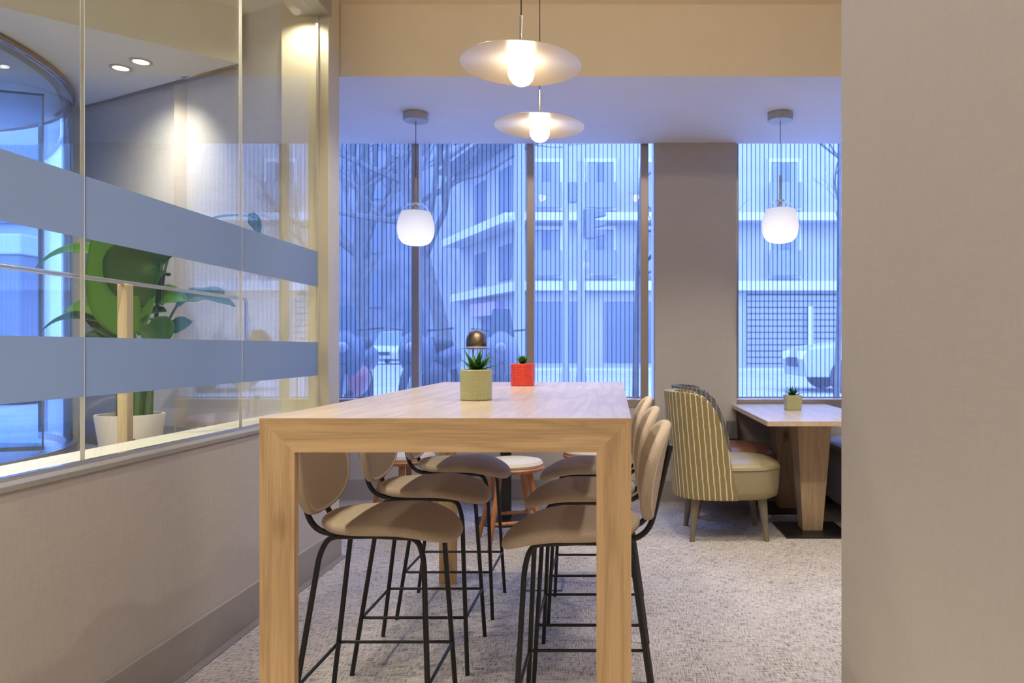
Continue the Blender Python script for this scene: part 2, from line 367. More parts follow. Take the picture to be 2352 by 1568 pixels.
def sup(a, b, n=2.0):
    def f(t):
        c, s_ = math.cos(t), math.sin(t)
        return (a*math.copysign(abs(c)**(2/n), c), b*math.copysign(abs(s_)**(2/n), s_))
    return f
def fillet(pts, rad, seg=6):
    pts = [Vector(p) for p in pts]; out = [pts[0]]
    for i in range(1, len(pts)-1):
        p = pts[i]; a = (pts[i-1]-p); b = (pts[i+1]-p)
        r = min(rad, a.length*.48, b.length*.48)
        p0, p1 = p+a.normalized()*r, p+b.normalized()*r
        for k in range(seg+1):
            t = k/seg; out.append(p0*(1-t)**2+p*2*t*(1-t)+p1*t*t)
    out.append(pts[-1]); return out
def bez(p, n=16):
    p = [Vector(q) for q in p]; out = []
    for k in range(n+1):
        t = k/n; q = list(p)
        while len(q) > 1: q = [q[i]*(1-t)+q[i+1]*t for i in range(len(q)-1)]
        out.append(q[0])
    return out
def tag(o, label, cat, group=None, kind=None):
    o['label'] = label; o['category'] = cat
    if group: o['group'] = group
    if kind: o['kind'] = kind
    return o
def thing(name, label, cat, loc=(0,0,0), rz=0, group=None):
    o = bpy.data.objects.new(name, None); C.objects.link(o); o.empty_display_size = .1
    o.location = loc; o.rotation_euler = (0, 0, rz); return tag(o, label, cat, group)
def struct(name, b, mat, bevel=0, label=None, **kw):
    o = b.obj(name, mat, None, bevel=bevel, **kw); o['kind'] = 'structure'
    if label: o['label'] = label
    return o
def dup(root, loc, rz, label):
    r = root.copy(); C.objects.link(r); r.location = loc; r.rotation_euler = (0, 0, rz); r['label'] = label
    for ch in list(root.children):
        c = ch.copy(); C.objects.link(c); c.parent = r
        for g in list(ch.children):
            d = g.copy(); C.objects.link(d); d.parent = c
    return r
def light(name, typ, loc, energy, col=(1, .87, .70), rad=.04, spot=None, blend=.5, rot=(0,0,0), parent=None):
    l = bpy.data.lights.new(name, typ); l.energy = energy; l.color = col; l.shadow_soft_size = rad
    if spot: l.spot_size = math.radians(spot); l.spot_blend = blend
    o = bpy.data.objects.new(name, l); C.objects.link(o); o.location = loc; o.rotation_euler = rot
    if parent is not None: o.parent = parent
    return o

# ------------------------------------------------------------------ the room
HC = 1.23
struct('floor', B().box(-1.637, 3.6, -2.5, 6.2, -.1, 0), M['carpet'])
struct('trim_1', B().box(-1.637, -1.585, -2.5, 4.40, 0, .004), M['carpet_edge'], label='darker carpet border along the partition wall')
struct('floor_passage', B().box(-2.65, -1.637, 4.40, 6.2, -.1, 0), M['carpet'])
struct('wall_left', B().box(-1.91, -1.637, -2.5, 4.236, 0, .843), M['wallcloth'], label='low fabric covered wall under the glass partition')
struct('trim_2', B().box(-1.915, -1.628, -2.5, 4.236, .843, .861), M['ledge'], bevel=.002, label='grey ledge capping the low wall')
struct('trim_3', B().box(-1.915, -1.712, -2.5, 4.236, .861, .864), M['sill'], label='bright white sill behind the glass')
struct('trim_4', B().box(-1.712, -1.688, -2.5, 4.236, .861, .872), M['steel'], label='slim metal channel holding the glass')
struct('wall_post', B().box(-1.91, -1.637, 4.236, 4.40, 0, 3.33), M['post'], bevel=.004, label='full height post closing the partition')
struct('baseboard_left', B().box(-1.637, -1.622, -2.5, 4.40, 0, .17), M['baseboard'], bevel=.002)
struct('wall_right', B().box(.62, .88, -2.5, 2.03, 0, 3.33), M['wallcloth_right'], bevel=.006, label='grey fabric covered wall close to the viewer')
struct('wall_front', B().box(-8.2, 3.7, -2.6, -2.5, 0, 3.4), M['paint'])
struct('wall_far_right', B().box(3.6, 3.7, -2.5, 6.2, 0, 3.4), M['wallcloth'])
struct('ceiling', B().box(-1.92, 3.6, -2.5, 6.3, 3.33, 3.45), M['beam'])
so = struct('ceiling_soffit', B().box(-2.65, 3.6, 4.52, 6.0, 2.89, 3.34), M['soffit'], label='lower white ceiling before the windows')
so.data.materials.append(M['beam'])
for p in so.data.polygons:
    if p.normal.y < -.5: p.material_index = 1
# back wall around the windows: pillar, walls under the sills
struct('wall_pillar', B().box(.323, .983, 5.97, 6.55, 0, 3.3), M['wallcloth'], bevel=.003, label='fabric covered pillar between the two windows')
struct('wall_back', B().box(-2.65, .323, 6.02, 6.25, 0, .745), M['wallcloth'], label='low wall under the wide window')
struct('wall_back_right', B().box(.983, 3.6, 6.02, 6.25, 0, .745), M['wallcloth'], label='low wall under the narrow window')
struct('wall_lintel', B().box(-2.65, 3.6, 6.10, 6.25, 3.05, 3.4), M['paint'])
struct('baseboard_back', B().box(-2.65, .323, 6.005, 6.02, 0, .165), M['baseboard'], bevel=.002)
struct('baseboard_back_right', B().box(.983, 3.6, 6.005, 6.02, 0, .165), M['baseboard'], bevel=.002)
struct('baseboard_pillar', B().box(.315, .991, 5.955, 5.97, 0, .165), M['baseboard'], bevel=.002)
struct('wall_passage', B().box(-2.75, -2.65, 4.62, 6.25, 0, 3.4), M['wallcloth'])

# windows
def window(name, xs, label, jambs):
    x0, x1 = xs[0], xs[-1]
    f = B().box(x0, x1, 6.02, 6.12, .745, .818)
    o = struct(name, f, M['window_metal'], bevel=.003, label=label)
    for x, w in jambs:
        q = B().box(x-w/2, x+w/2, 6.03, 6.13, .818, 3.05).obj('mullion', M['window_metal'], o, bevel=.003)
    B().box(x0, x1, 6.21, 6.22, .818, 3.05).obj('pane', M['pane'], o)
    return o
window('window_1', (-2.65, .323), 'wide street window of three tall bays', [(-2.61, .06), (-1.626, .062), (-.688, .061), (.243, .063)])
window('window_2', (.983, 3.6), 'narrow street window beyond the pillar', [(.995, .022), (2.3, .06), (3.57, .06)])
def blind(x0, x1, label):
    t = thing('sheer_blind', label, 'blind', ((x0+x1)/2, 6.155, .818), 0, 'sheer blinds on the windows')
    h = 2.23; w = (x1-x0)/2
    b = B(); b.box(-w, w, -.0006, .0006, 0, h); b.obj('gauze', M['gauze'], t)
    b = B(); n = int(round((x1-x0)/.0365))
    for k in range(n):
        x = -w+(k+.5)*2*w/n; b.box(x-.0024, x+.0024, -.007, -.0025, 0, h)
    o = b.obj('thread', M['cordline'], t); o['kind'] = 'stuff'
    B().box(-w, w, -.012, .012, 0, .012).obj('bottom_bar', M['window_metal'], t)
    B().box(-w, w, -.02, .02, h-.03, h).obj('head_rail', M['window_metal'], t)
blind(-2.58, -1.657, 'striped sheer blind in the bay beside the glass partition post')
blind(-1.595, -.719, 'striped sheer blind in the middle bay behind the dome lamp')
blind(-.657, .211, 'striped sheer blind in the bay beside the fabric pillar')
blind(1.008, 2.27, 'striped sheer blind in the narrow window behind the dining table')
blind(2.335, 3.54, 'striped sheer blind in the bay behind the grey bench')

# ------------------------------------------------------------------ vestibule behind the glass
VF = .58
struct('floor_vestibule', B().prism([(-1.915, -2.5), (-1.915, 4.25), (-2.2, 4.36), (-3.64, 5.1), (-8, 5.1), (-8, -2.5)], .3, VF), M['stone'])
wl = [(-1.905, 4.245), (-3.67, 5.11), (-3.72, 5.08), (-3.80, 5.10), (-3.80, 5.28), (-3.66, 5.28), (-1.905, 4.40)]
struct('wall_vestibule', B().prism(wl, 0, 3.3), M['vestibule_wall'], label='pale vestibule wall washed by a downlight')
struct('wall_street', B().box(-8, -6.12, 5.1, 5.25, 0, 3.3), M['vestibule_wall'])
struct('wall_far_left', B().box(-8.1, -8, -2.5, 5.25, 0, 3.4), M['vestibule_wall'])
def along(p, q, off0, off1, z0, z1):
    p, q = Vector(p), Vector(q); d = (q-p).normalized(); n = Vector((-d.y, d.x))
    if n.y > 0: n = -n
    return B().prism([tuple(p+n*off0), tuple(q+n*off0), tuple(q+n*off1), tuple(p+n*off1)], z0, z1)
struct('baseboard_vestibule', along((-1.95, 4.25), (-3.66, 5.09), 0, .014, VF, VF+.165), M['baseboard'], bevel=.002)
struct('trim_5', along((-2.24, 4.365), (-3.66, 5.08), -.01, .004, 2.876, 2.89), M['grey_box'], label='thin dark strip at the top of the vestibule wall')  # narrow dark grey strip just under the lower ceiling
low = [(-2.19, 4.31), (-5.93, .99), (-8, .99), (-8, 5.25), (-3.7, 5.25), (-3.6, 5.05)]
lo = struct('ceiling_vestibule', B().prism(low, 2.89, 3.22), M['paint'], label='lower white vestibule ceiling')
lo.data.materials.append(M['vestibule_paint'])
for p in lo.data.polygons:
    if abs(p.normal.z) < .5: p.material_index = 1
struct('ceiling_vestibule_high', B().box(-8, -1.82, -2.5, 5.25, 3.21, 3.33), M['vestibule_paint'])
struct('trim_6', B().box(-1.825, -1.62, -2.5, 4.236, 3.13, 3.42), M['ledge'], label='boxed head channel above the glass')

# glass panels with two frosted bands
def glass_panel(y0, y1, label):
    t = thing('glass_panel', label, 'glass panel', (-1.70, (y0+y1)/2, .8725), 0, 'glass partition panels')
    h = (y1-y0)/2-.004; z0 = .8725
    B().box(-.006, .006, -h, h, 0, 3.128-z0).obj('pane', M['glass'], t)
    B().box(.0065, .0075, -h, h, 1.5816-z0, 1.781-z0).obj('frosted_band', M['film'], t)
    B().box(.0065, .0075, -h, h, 1.076-z0, 1.266-z0).obj('frosted_band', M['film'], t)
    B().box(-.0065, .0065, h+.001, h+.0045, 0, 3.128-z0).obj('seal', M['seal'], t)
glass_panel(.365, 1.365, 'clear glass panel passing beside the near wall, mostly outside view')
glass_panel(1.365, 2.365, 'banded glass panel in front of the revolving door')
glass_panel(2.365, 3.364, 'banded glass panel in front of the large potted plant')
glass_panel(3.364, 4.228, 'narrow banded glass panel meeting the partition post')

# handrail
t = thing('handrail', 'slim steel handrail on a timber coloured post behind the glass', 'handrail', (-2.05, 3.1, VF))
B().tube([(0, -4.5, .925), (0, .98, .925)], .009, 10).obj('rail', M['steel'], t, smooth=True)
for y in (0, -2.2): B().box(-.021, .021, y-.021, y+.021, 0, .918).obj('post', M['rail_post'], t, bevel=.003)
B().tube(fillet([(0, .97, .925), (0, 1.02, .925), (0, 1.02, .55)], .03), .0095, 8).obj('rail_end', M['steel'], t, smooth=True)

# ------------------------------------------------------------------ revolving door
t = thing('revolving_door', 'round revolving door with curved glass drum and blue light inside', 'revolving door', (-4.94, 3.86, VF))
R = 1.70
def arc(b, r0, r1, a0, a1, z0, z1, n=48):
    rings = []
    for k in range(n+1):
        a = math.radians(a0+(a1-a0)*k/n); c, s_ = math.cos(a), math.sin(a)
        rings.append([(r0*c, r0*s_, z0), (r1*c, r1*s_, z0), (r1*c, r1*s_, z1), (r0*c, r0*s_, z1)])
    return b.loft(rings)
arc(B(), R-.008, R+.008, -75, 62, .05, 2.272).obj('drum_glass', M['drum'], t, smooth=True)
arc(B(), R-.008, R+.008, 118, 255, .05, 2.272).obj('drum_glass', M['drum'], t, smooth=True)
B().lathe([(R-.02, 2.272), (R+.018, 2.272), (R+.022, 2.285), (R+.018, 2.30), (R-.02, 2.30), (R-.02, 2.272)], seg=96).obj('top_ring', M['bronze'], t, smooth=True)
B().lathe([(0, 2.26), (R-.06, 2.26), (R-.06, 2.35), (0, 2.35)], seg=96).obj('canopy', M['paint'], t, smooth=True)
arc(B(), R-.03, R+.03, -75, 62, .0, .05).obj('floor_ring', M['steel'], t, smooth=True)
arc(B(), R-.03, R+.03, 118, 255, .0, .05).obj('floor_ring', M['steel'], t, smooth=True)
B().lathe([(0, 0), (.045, 0), (.045, 2.26), (0, 2.26)], seg=20).obj('centre_post', M['steel'], t, smooth=True)
for a in (62, -75, 118, 255):
    c, s_ = math.cos(math.radians(a)), math.sin(math.radians(a))
    B().box(-.02, .02, -.02, .02, .05, 2.27).obj('door_post', M['steel'], t, loc=(R*c, R*s_, 0))
for a in (18, 108, 198, 288):
    lf = B().box(.06, R-.062, -.005, .005, .075, 2.14).obj('door_leaf', M['drum'], t); lf.rotation_euler = (0, 0, math.radians(a))
    B().box(.05, R-.05, -.010, .010, 2.14, 2.15).obj('leaf_rail', M['dark_blue'], lf)
    B().box(.05, R-.05, -.010, .010, .05, .075).obj('leaf_rail', M['steel'], lf)
    B().box(R-.058, R-.052, -.005, .005, .075, 2.14).obj('leaf_stile', M['steel'], lf)

# downlights in the vestibule ceiling
def downlight(x, y, z, label, watts, spot=80, tilt=(0, 0, 0), group='ceiling downlights in the vestibule', blend=.6, rad=.035):
    t = thing('downlight', label, 'downlight', (x, y, z), 0, group)
    B().lathe([(.04, -.001), (.058, -.001), (.06, -.006), (.045, -.008), (.04, -.004)], seg=32).obj('trim_ring', M['lamp_grey'], t, smooth=True)
    B().lathe([(0, -.003), (.043, -.003), (.043, -.001), (0, -.001)], seg=32).obj('glowing_lens', M['downlight'], t, smooth=True)
    light('downlight_spot', 'SPOT', (0, 0, -.02), watts, rad=rad, spot=spot, blend=blend, rot=tilt, parent=t, col=(1, .93, .78))
downlight(-2.92, 4.375, 2.89, 'round downlight over the vestibule, first of the pair', 26, 90, (0, 0, 0), blend=1.0)
downlight(-2.74, 4.28, 2.89, 'round downlight beside the wall it washes, second of the pair', 46, 120, (.30, .17, 0), blend=1.0)
for k, y in enumerate((4.13, 3.05, 2.0, .9, -.3)):
    light('head_channel_spot', 'SPOT', (-1.757, y, 3.12), 18 if k == 0 else 120, rad=.03, spot=150 if k == 0 else 110, blend=.8, col=(1, .93, .74))

for x, y in ((-3.1, 2.3), (-2.9, .4), (-4.6, -.6), (-4.4, 1.3)):  # unseen fill spots without fixtures, added to brighten the vestibule
    light('vestibule_fill', 'SPOT', (x, y, 3.19), 170, rad=.05, spot=130, blend=.8, col=(1, .94, .82))
# ------------------------------------------------------------------ big potted plant
PX, PY = -2.67, 4.08
t = thing('potted_plant', 'tall broad leaved plant in a white planter behind the glass', 'plant', (PX, PY, VF))
B().lathe([(0, 0), (.125, 0), (.13, .01), (.168, .285), (.166, .29), (.152, .29), (.148, .262), (0, .262)], seg=48).obj('pot', M['white_pot'], t, smooth=True)
B().lathe([(0, .264), (.146, .264), (.14, .272), (.08, .28), (.0, .283)], seg=30).obj('soil', M['terracotta_soil'], t, smooth=True)
b = B(); b.prism([(.022*math.cos(a), .06+.055*math.sin(a)) for a in [PI*k/12 for k in range(13)]] + [(-.022, .02), (.022, .02)], -.006, .006, 'y')
o = b.obj('handle_slot', M['dark'], t); o.location = (.085, -.13, .09); o.rotation_euler = (-.15, 0, .55)
def at(px, py, dy=0.0):                                  # plant-local point seen at that place from the room
    k = (PY+dy)/1700.0
    return Vector(((px-1412)*k-PX, dy, HC+(800-py)*k-VF))
def leaf(path, width, face, mat, fold=.25, wave=.0, n=22, m_=8, taper=(.35, 1.0)):
    pts = bez(path, n); b = B(); lay = b.bm.loops.layers.uv.verify(); rows = []
    face = Vector(face)
    for i, p in enumerate(pts):
        t_ = (pts[min(i+1, n)]-pts[max(i-1, 0)]).normalized()
        side = t_.cross(face).normalized(); nn = side.cross(t_).normalized()
        s_ = i/n; w = width*(math.sin(PI*min(1, max(0, s_))**taper[0])**.75 if 0 < s_ < 1 else 0.012)*taper[1]
        w = max(w, .004)
        row = []
        for j in range(m_+1):
            q = j/m_*2-1
            row.append(b.bm.verts.new(p+side*q*w+nn*(abs(q)**1.3*w*fold+wave*w*math.sin(s_*17+q*3)*abs(q))))
        rows.append(row)
    for i in range(n):
        for j in range(m_):
            f = b.bm.faces.new((rows[i][j], rows[i][j+1], rows[i+1][j+1], rows[i+1][j]))
            for lp, (u, v) in zip(f.loops, ((j, i), (j+1, i), (j+1, i+1), (j, i+1))): lp[lay].uv = (u/m_, v/n+abs(u/m_-.5)*.25)
    o = b.obj('leaf', M[mat], t, smooth=True, solid=.0012, angle=180)
    return o
def stalk(p, r0=.012, r1=.006):
    q = bez(p, 12); B().tube(q, [r0+(r1-r0)*k/12 for k in range(13)], 8).obj('stem', M['stem'], t, smooth=True)
base = Vector((0, 0, .26))
cam_dir = (.55, -.83, .1)
# trunks
stalk([base+Vector((.05, -.02, 0)), at(322, 900), at(318, 820), at(300, 740)], .03, .012)
stalk([base+Vector((.10, 0, 0)), at(345, 900), at(350, 800), at(372, 600)], .022, .007)
stalk([base+Vector((-.06, 0, 0)), at(275, 880), at(268, 800), at(250, 760)], .018, .008)
stalk([base+Vector((.08, .03, 0)), at(340, 880, .03), at(365, 760, .03), at(408, 700, .03)], .012, .006)
stalk([base+Vector((.06, .02, 0)), at(330, 860, .02), at(352, 780, .02), at(392, 755, .02)], .011, .006)
# leaves (each from its base to its tip)
leaf([at(300, 772), at(262, 700, -.05), at(243, 630, -.07), at(232, 480, -.03)], .122, (.25, -1, .15), 'leaf', .18, .03, taper=(.72, 1.0))
leaf([at(352, 700, -.02), at(300, 640, -.05), at(300, 560, -.06), at(404, 582, -.02)], .165, (.1, -.75, -.7), 'leaf_dark', .2, .04, taper=(.8, 1))
leaf([at(318, 770), at(330, 700, -.02), at(352, 660, -.03), at(356, 610, -.01)], .075, (-.3, -1, .1), 'leaf', .25, taper=(.7, 1))
leaf([at(250, 590), at(215, 572, -.03), at(140, 555, -.06), at(82, 616, -.08)], .055, (.0, -.62, .8), 'leaf', .3, taper=(.7, 1))
leaf([at(268, 735), at(235, 700), at(190, 695), at(148, 716, -.05)], .055, (.0, -.85, .5), 'leaf', .3, taper=(.7, 1))
leaf([at(262, 745), at(210, 720, -.02), at(140, 715, -.04), at(94, 762, -.06)], .045, (.0, -.55, .8), 'leaf_dark', .3, taper=(.7, 1))
leaf([at(276, 775), at(245, 750), at(215, 735), at(192, 732, -.03)], .045, (.1, -.9, .4), 'leaf_dark', .3, taper=(.7, 1))
leaf([at(280, 780), at(250, 772), at(215, 770), at(193, 772, -.03)], .05, (.0, -.8, .6), 'leaf_dark', .3, taper=(.7, 1))
leaf([at(320, 735), at(340, 716), at(365, 712), at(382, 716, -.03)], .05, (.0, -.6, .8), 'leaf_dark', .3, taper=(.7, 1))
leaf([at(380, 725, -.05), at(375, 755, -.06), at(352, 775, -.06), at(322, 752, -.05)], .085, (.1, -1, .1), 'leaf_dark', .15, taper=(.8, 1))
leaf([at(392, 755, .02), at(410, 745, .02), at(425, 745, .0), at(442, 738, 0)], .05, (0, -.9, .4), 'leaf_dark', .2, taper=(.7, 1))
leaf([at(352, 690, .02), at(375, 675, .02), at(400, 672, .0), at(432, 692, 0)], .062, (-.1, -.9, .4), 'leaf', .25, taper=(.7, 1))
leaf([at(404, 702, .03), at(440, 672, .02), at(490, 668, 0), at(540, 704, -.02)], .06, (0, -.72, .7), 'leaf_dark', .25, .12, taper=(.7, 1))
leaf([at(440, 690, .1), at(470, 668, .1), at(500, 662, .1), at(515, 672, .1)], .035, (0, -.8, .6), 'leaf_dark', .2, taper=(.7, 1))
leaf([at(405, 555, .08), at(450, 505, .06), at(520, 485, .02), at(586, 500, 0)], .02, (0, -.6, .8), 'leaf_dark', .3, taper=(.7, 1))
leaf([at(570, 494, 0), at(584, 500, 0), at(592, 512, 0), at(596, 545, 0)], .035, (0, -1, .1), 'leaf_dark', .2, taper=(.8, 1))
stalk([at(372, 700), at(372, 640), at(380, 590), at(406, 556, .08)], .009, .005)

# ------------------------------------------------------------------ bar table
TX0, TX1, TY0, TY1, TZ, TH, LW = -.917, .0427, 1.91, 3.972, 1.05, .088, .090
cx, cy = (TX0+TX1)/2, (TY0+TY1)/2; hw, hl = (TX1-TX0)/2, (TY1-TY0)/2
t = thing('bar_table', 'tall oak bar table with thick mitred legs in the middle of the room', 'table', (cx, cy, 0))
PT = .026                                                # thickness of the end frames
B().box(-hw, hw, -hl+PT, hl, TZ-TH, TZ).obj('tabletop', M['oak_y'], t)
eb = B().prism([(-hw, TZ), (hw, TZ), (hw-LW, TZ-TH), (-hw+LW, TZ-TH)], -hl, -hl+PT, 'y').obj('end_beam', M['oak_x'], t)
eb.data.materials.append(M['oak_y'])
for p in eb.data.polygons:
    if p.normal.z > .9: p.material_index = 1
for s_ in (-1, 1):
    B().prism([(s_*hw, 0), (s_*(hw-LW), 0), (s_*(hw-LW), TZ-TH), (s_*hw, TZ)], -hl, -hl+PT, 'y').obj('leg', M['oak_z'], t)
    B().box(min(s_*hw, s_*(hw-LW)), max(s_*hw, s_*(hw-LW)), hl-.11, hl-.11+PT, 0, TZ-TH).obj('leg', M['oak_z'], t)

# ------------------------------------------------------------------ bar stools (local +x is the way the sitter faces)
def make_stool(label):
    t = thing('bar_stool', label, 'bar stool', (0, 0, 0), 0, 'bar stools along the oak table')
    def seat_warp(a, bb, th):
        u = a/.215; z = .683 + (.004*u if u < 0 else 0) + .004*(1-u*u) - .056*max(0, (u-.1)/.9)**2 - .12*bb*bb + .010*max(0, (-u-.5)/.5)**2
        return (a+.074, bb*(1.0-.10*max(0, -u)), z+th)
    B().pad(sup(.215, .2, 2.6), .031, seat_warp, seg=64, rings=(0, .2, .4, .6, .75, .87, .92), rnd=.07).obj('seat', M['wool'], t, smooth=True, angle=180)
    def back_warp(a, bb, th):
        zz = .852+bb; return (-.168-.185*(zz-.70)+1.05*a*a+th, a, zz)
    B().pad(sup(.2, .152, 2.4), .033, back_warp, seg=64, rings=(0, .2, .4, .6, .75, .87, .92), rnd=.08).obj('backrest', M['wool'], t, smooth=True, angle=180)
    # seam of the backrest: a thin leather piping under its lower edge
    pts = [Vector(back_warp(.2*.985*math.cos(a), .152*.99*math.sin(a), 0)) for a in [PI+PI*.06+k*(PI*.88)/30 for k in range(31)]]
    for s_ in (-1, 1):
        sub = [p for p in pts if p.y*s_ > .09]
        if len(sub) > 2: B().tube(sub, .0045, 6).obj('piping', M['leather_brown'], t, smooth=True)
    for s_ in (-1, 1):
        y0, y1 = s_*.132, s_*.187
        B().tube(fillet([(-.2, y1, 0), (-.115, y0*1.03, .60), (-.088, y0, .652), (.05, y0, .654)], .07), .0085, 10).obj('leg', M['black'], t, smooth=True)
        B().tube(fillet([(.235, y1, 0), (.205, y0*1.03, .585), (.185, y0, .648), (.05, y0, .654)], .07), .0085, 10).obj('leg', M['black'], t, smooth=True)
        B().tube(fillet([(.10, s_*.075, .650), (-.162, s_*.075, .646), (-.232, s_*.075, .935)], .075, 8), .0092, 10).obj('back_tube', M['black'], t, smooth=True)
    b = B(); zf = .21; xr, xf, yy = -.168, .226, .170
    loop = fillet([(0, -yy, zf), (xf, -yy, zf), (xf, yy, zf), (xr, yy, zf), (xr, -yy, zf), (0.001, -yy, zf)], .02, 4)
    b.tube(loop, .0058, 8).obj('footrest', M['black'], t, smooth=True)
    b = B(); b.tube([(.10, -.132, .652), (.10, .132, .652)], .007, 8).obj('cross_tube', M['black'], t, smooth=True)
    return t
st = make_stool('tan bar stool beside the low wall, at the table end close to the viewer')
st.location = (-.79, 2.405, 0)
dup(st, (-.79, 2.975, 0), 0, 'tan bar stool on the partition side, middle of its row of three')
dup(st, (-.79, 3.545, 0), 0, 'tan bar stool on the partition side, last of its row towards the window')
dup(st, (-.062, 2.33, 0), PI, 'tan bar stool on the armchair side, at the table end close to the viewer')
dup(st, (-.062, 2.90, 0), PI, 'tan bar stool on the armchair side, middle of its row of three')
dup(st, (-.062, 3.49, 0), PI, 'tan bar stool on the armchair side, last of its row towards the window')

# ------------------------------------------------------------------ small plants
def spikes(t, n, length, z, mat, spread=1.0, w=.011, seed=1, lo=.2, hi=1.25):
    rnd = random.Random(seed)
    for k in range(n):
        a = k*2.399+rnd.uniform(-.15, .15); el = lo+(hi-lo)*(k/n)**.8
        l = length*rnd.uniform(.82, 1.1)*(1 if k < n*.8 else .8)
        d = Vector((math.cos(a)*math.cos(el)*spread, math.sin(a)*math.cos(el)*spread, math.sin(el)))
        side = Vector((-math.sin(a), math.cos(a), 0)); b = B(); lay = b.bm.loops.layers.uv.verify(); rings = []
        nn = side.cross(d).normalized()
        for i in range(9):
            s_ = i/8; c = d*l*s_+Vector((0, 0, .12*l*s_*s_))+Vector((0, 0, z)); ww = w*(1-s_**1.6)*(1 if s_ > .1 else .8)+.0004
            rings.append([c+side*ww*math.cos(q)+nn*ww*.42*(math.sin(q) if math.sin(q) < 0 else -math.sin(q)*.35)*1.0 for q in [2*PI*j/8 for j in range(8)]])
        b.loft(rings); b.obj('leaf', M[mat], t, smooth=True, angle=60)
def round_pot(t, r, h, mat, uv=False):
    B().lathe([(0, 0), (r-.004, 0), (r, .004), (r+.0008, h-.003), (r-.0015, h), (r-.007, h), (r-.008, h-.018), (0, h-.018)], seg=56, uv=uv).obj('pot', M[mat], t, smooth=True, angle=35)
    B().lathe([(0, h-.012), (r-.02, h-.013), (r-.0085, h-.017)], seg=30).obj('soil', M['terracotta_soil'], t, smooth=True)
t = thing('potted_succulent', 'spiky succulent in a sage green relief pot on the bar table', 'plant', (-.484, 2.585, 1.05), 0, 'potted succulents on the tables')
round_pot(t, .055, .107, 'sage_pot'); spikes(t, 14, .082, .100, 'succulent', w=.0155, seed=3)
t = thing('potted_succulent', 'small leafy succulent in a bright red gridded pot on the bar table', 'plant', (-.445, 3.575, 1.05), 0, 'potted succulents on the tables')
round_pot(t, .057, .107, 'red_pot', True); spikes(t, 26, .045, .106, 'succulent_pale', w=.0115, seed=9, lo=.25, hi=1.35)
t = thing('potted_succulent', 'spiky succulent in a plain square sage pot on the dining table', 'plant', (1.31, 5.45, .78), 0, 'potted succulents on the tables')
b = B(); s0, s1, h = .052, .058, .108
b.loft([[(s*x, s*y, z) for x, y in ((-1,-1),(1,-1),(1,1),(-1,1))] for s, z in ((s0, 0), (s1, h), (s1-.007, h), (s1-.008, h-.016))]); b.obj('pot', M['sage_plain'], t, bevel=.004)
B().box(-.049, .049, -.049, .049, h-.016, h-.012).obj('soil', M['terracotta_soil'], t)
spikes(t, 15, .084, .102, 'succulent', w=.0135, seed=5)

# ------------------------------------------------------------------ pendant lamps
def disc_pendant(x, y, z, label):
    t = thing('disc_pendant_lamp', label, 'pendant lamp', (x, y, z), 0, 'disc pendants over the bar table')
    r = .21
    B().lathe([(0, .0215), (.06, .020), (.13, .012), (r-.002, .0015), (r, .0), (r-.001, -.0008), (.13, .0095), (.06, .0175), (0, .019)], seg=96).obj('disc_shade', M['disc'], t, smooth=True, angle=30)
    B().lathe([(0, .0455)]+[(.0455*math.sin(a), .0455*math.cos(a)) for a in [PI*k/20 for k in range(1, 20)]]+[(0, -.0455)], (0, 0, -.029), 40).obj('bulb', M['bulb'], t, smooth=True)
    B().lathe([(0, .02), (.006, .02), (.006, .165), (.004, .17), (0, .17)], seg=14).obj('rod', M['steel'], t, smooth=True)
    B().tube([(0, 0, .168), (0, .0, 3.33-z)], .0022, 8).obj('cord', M['cord'], t, smooth=True)
    B().lathe([(0, 3.305-z), (.05, 3.305-z), (.05, 3.33-z), (0, 3.33-z)], seg=30).obj('ceiling_cap', M['lamp_grey'], t, smooth=True)
disc_pendant(-.325, 2.57, 2.215, 'larger looking disc pendant hanging over the bar table near its front')
disc_pendant(-.350, 3.45, 2.265, 'disc pendant hanging lower in view over the window end of the bar table')
def globe_pendant(x, y, z, label):
    t = thing('globe_pendant_lamp', label, 'pendant lamp', (x, y, 2.89), 0, 'glass globe pendants at the windows')
    dz = z-2.89
    prof = [(.0, -.148), (.05, -.1465), (.085, -.138), (.110, -.115), (.126, -.075), (.1305, -.03), (.1255, .02), (.114, .06), (.101, .088)]
    top = [(.101, .088), (.090, .110), (.072, .130), (.05, .143), (.03, .148)]
    B().lathe(prof, (0, 0, dz), 56).obj('frosted_shade', M['globe_frost'], t, smooth=True, angle=180, subsurf=2)
    B().lathe(top, (0, 0, dz), 56).obj('clear_shade', M['globe_clear'], t, smooth=True, angle=180, subsurf=2)
    B().lathe([(0, .135), (.016, .135), (.034, .142), (.034, .152), (.012, .156), (0, .156)], (0, 0, dz), 30).obj('cap', M['steel'], t, smooth=True)
    B().lathe([(0, .03), (.014, .03), (.014, .14), (0, .14)], (0, 0, dz), 20).obj('lamp_holder', M['lamp_grey'], t, smooth=True)
    B().lathe([(0, -.03), (.025, -.04), (.04, -.065), (.038, -.1), (.02, -.122), (.0, -.128)], (0, 0, dz), 24).obj('bulb', M['globe_bulb'], t, smooth=True)
    B().lathe([(0, .156), (.007, .156), (.007, .33), (0, .33)], (0, 0, dz), 12).obj('rod', M['lamp_grey'], t, smooth=True)
    B().tube([(0, 0, dz+.32), (0, 0, -.02)], .0025, 8).obj('cord', M['cord'], t, smooth=True)
    B().lathe([(0, -.055), (.085, -.055), (.088, -.05), (.088, -.004), (.08, 0), (0, 0)], seg=44).obj('ceiling_cap', M['lamp_grey'], t, smooth=True, angle=30)
    return t
globe_pendant(-1.406, 5.23, 2.105, 'frosted glass globe pendant hanging before the wide window')
globe_pendant(1.169, 5.23, 2.123, 'frosted glass globe pendant hanging over the dining table')

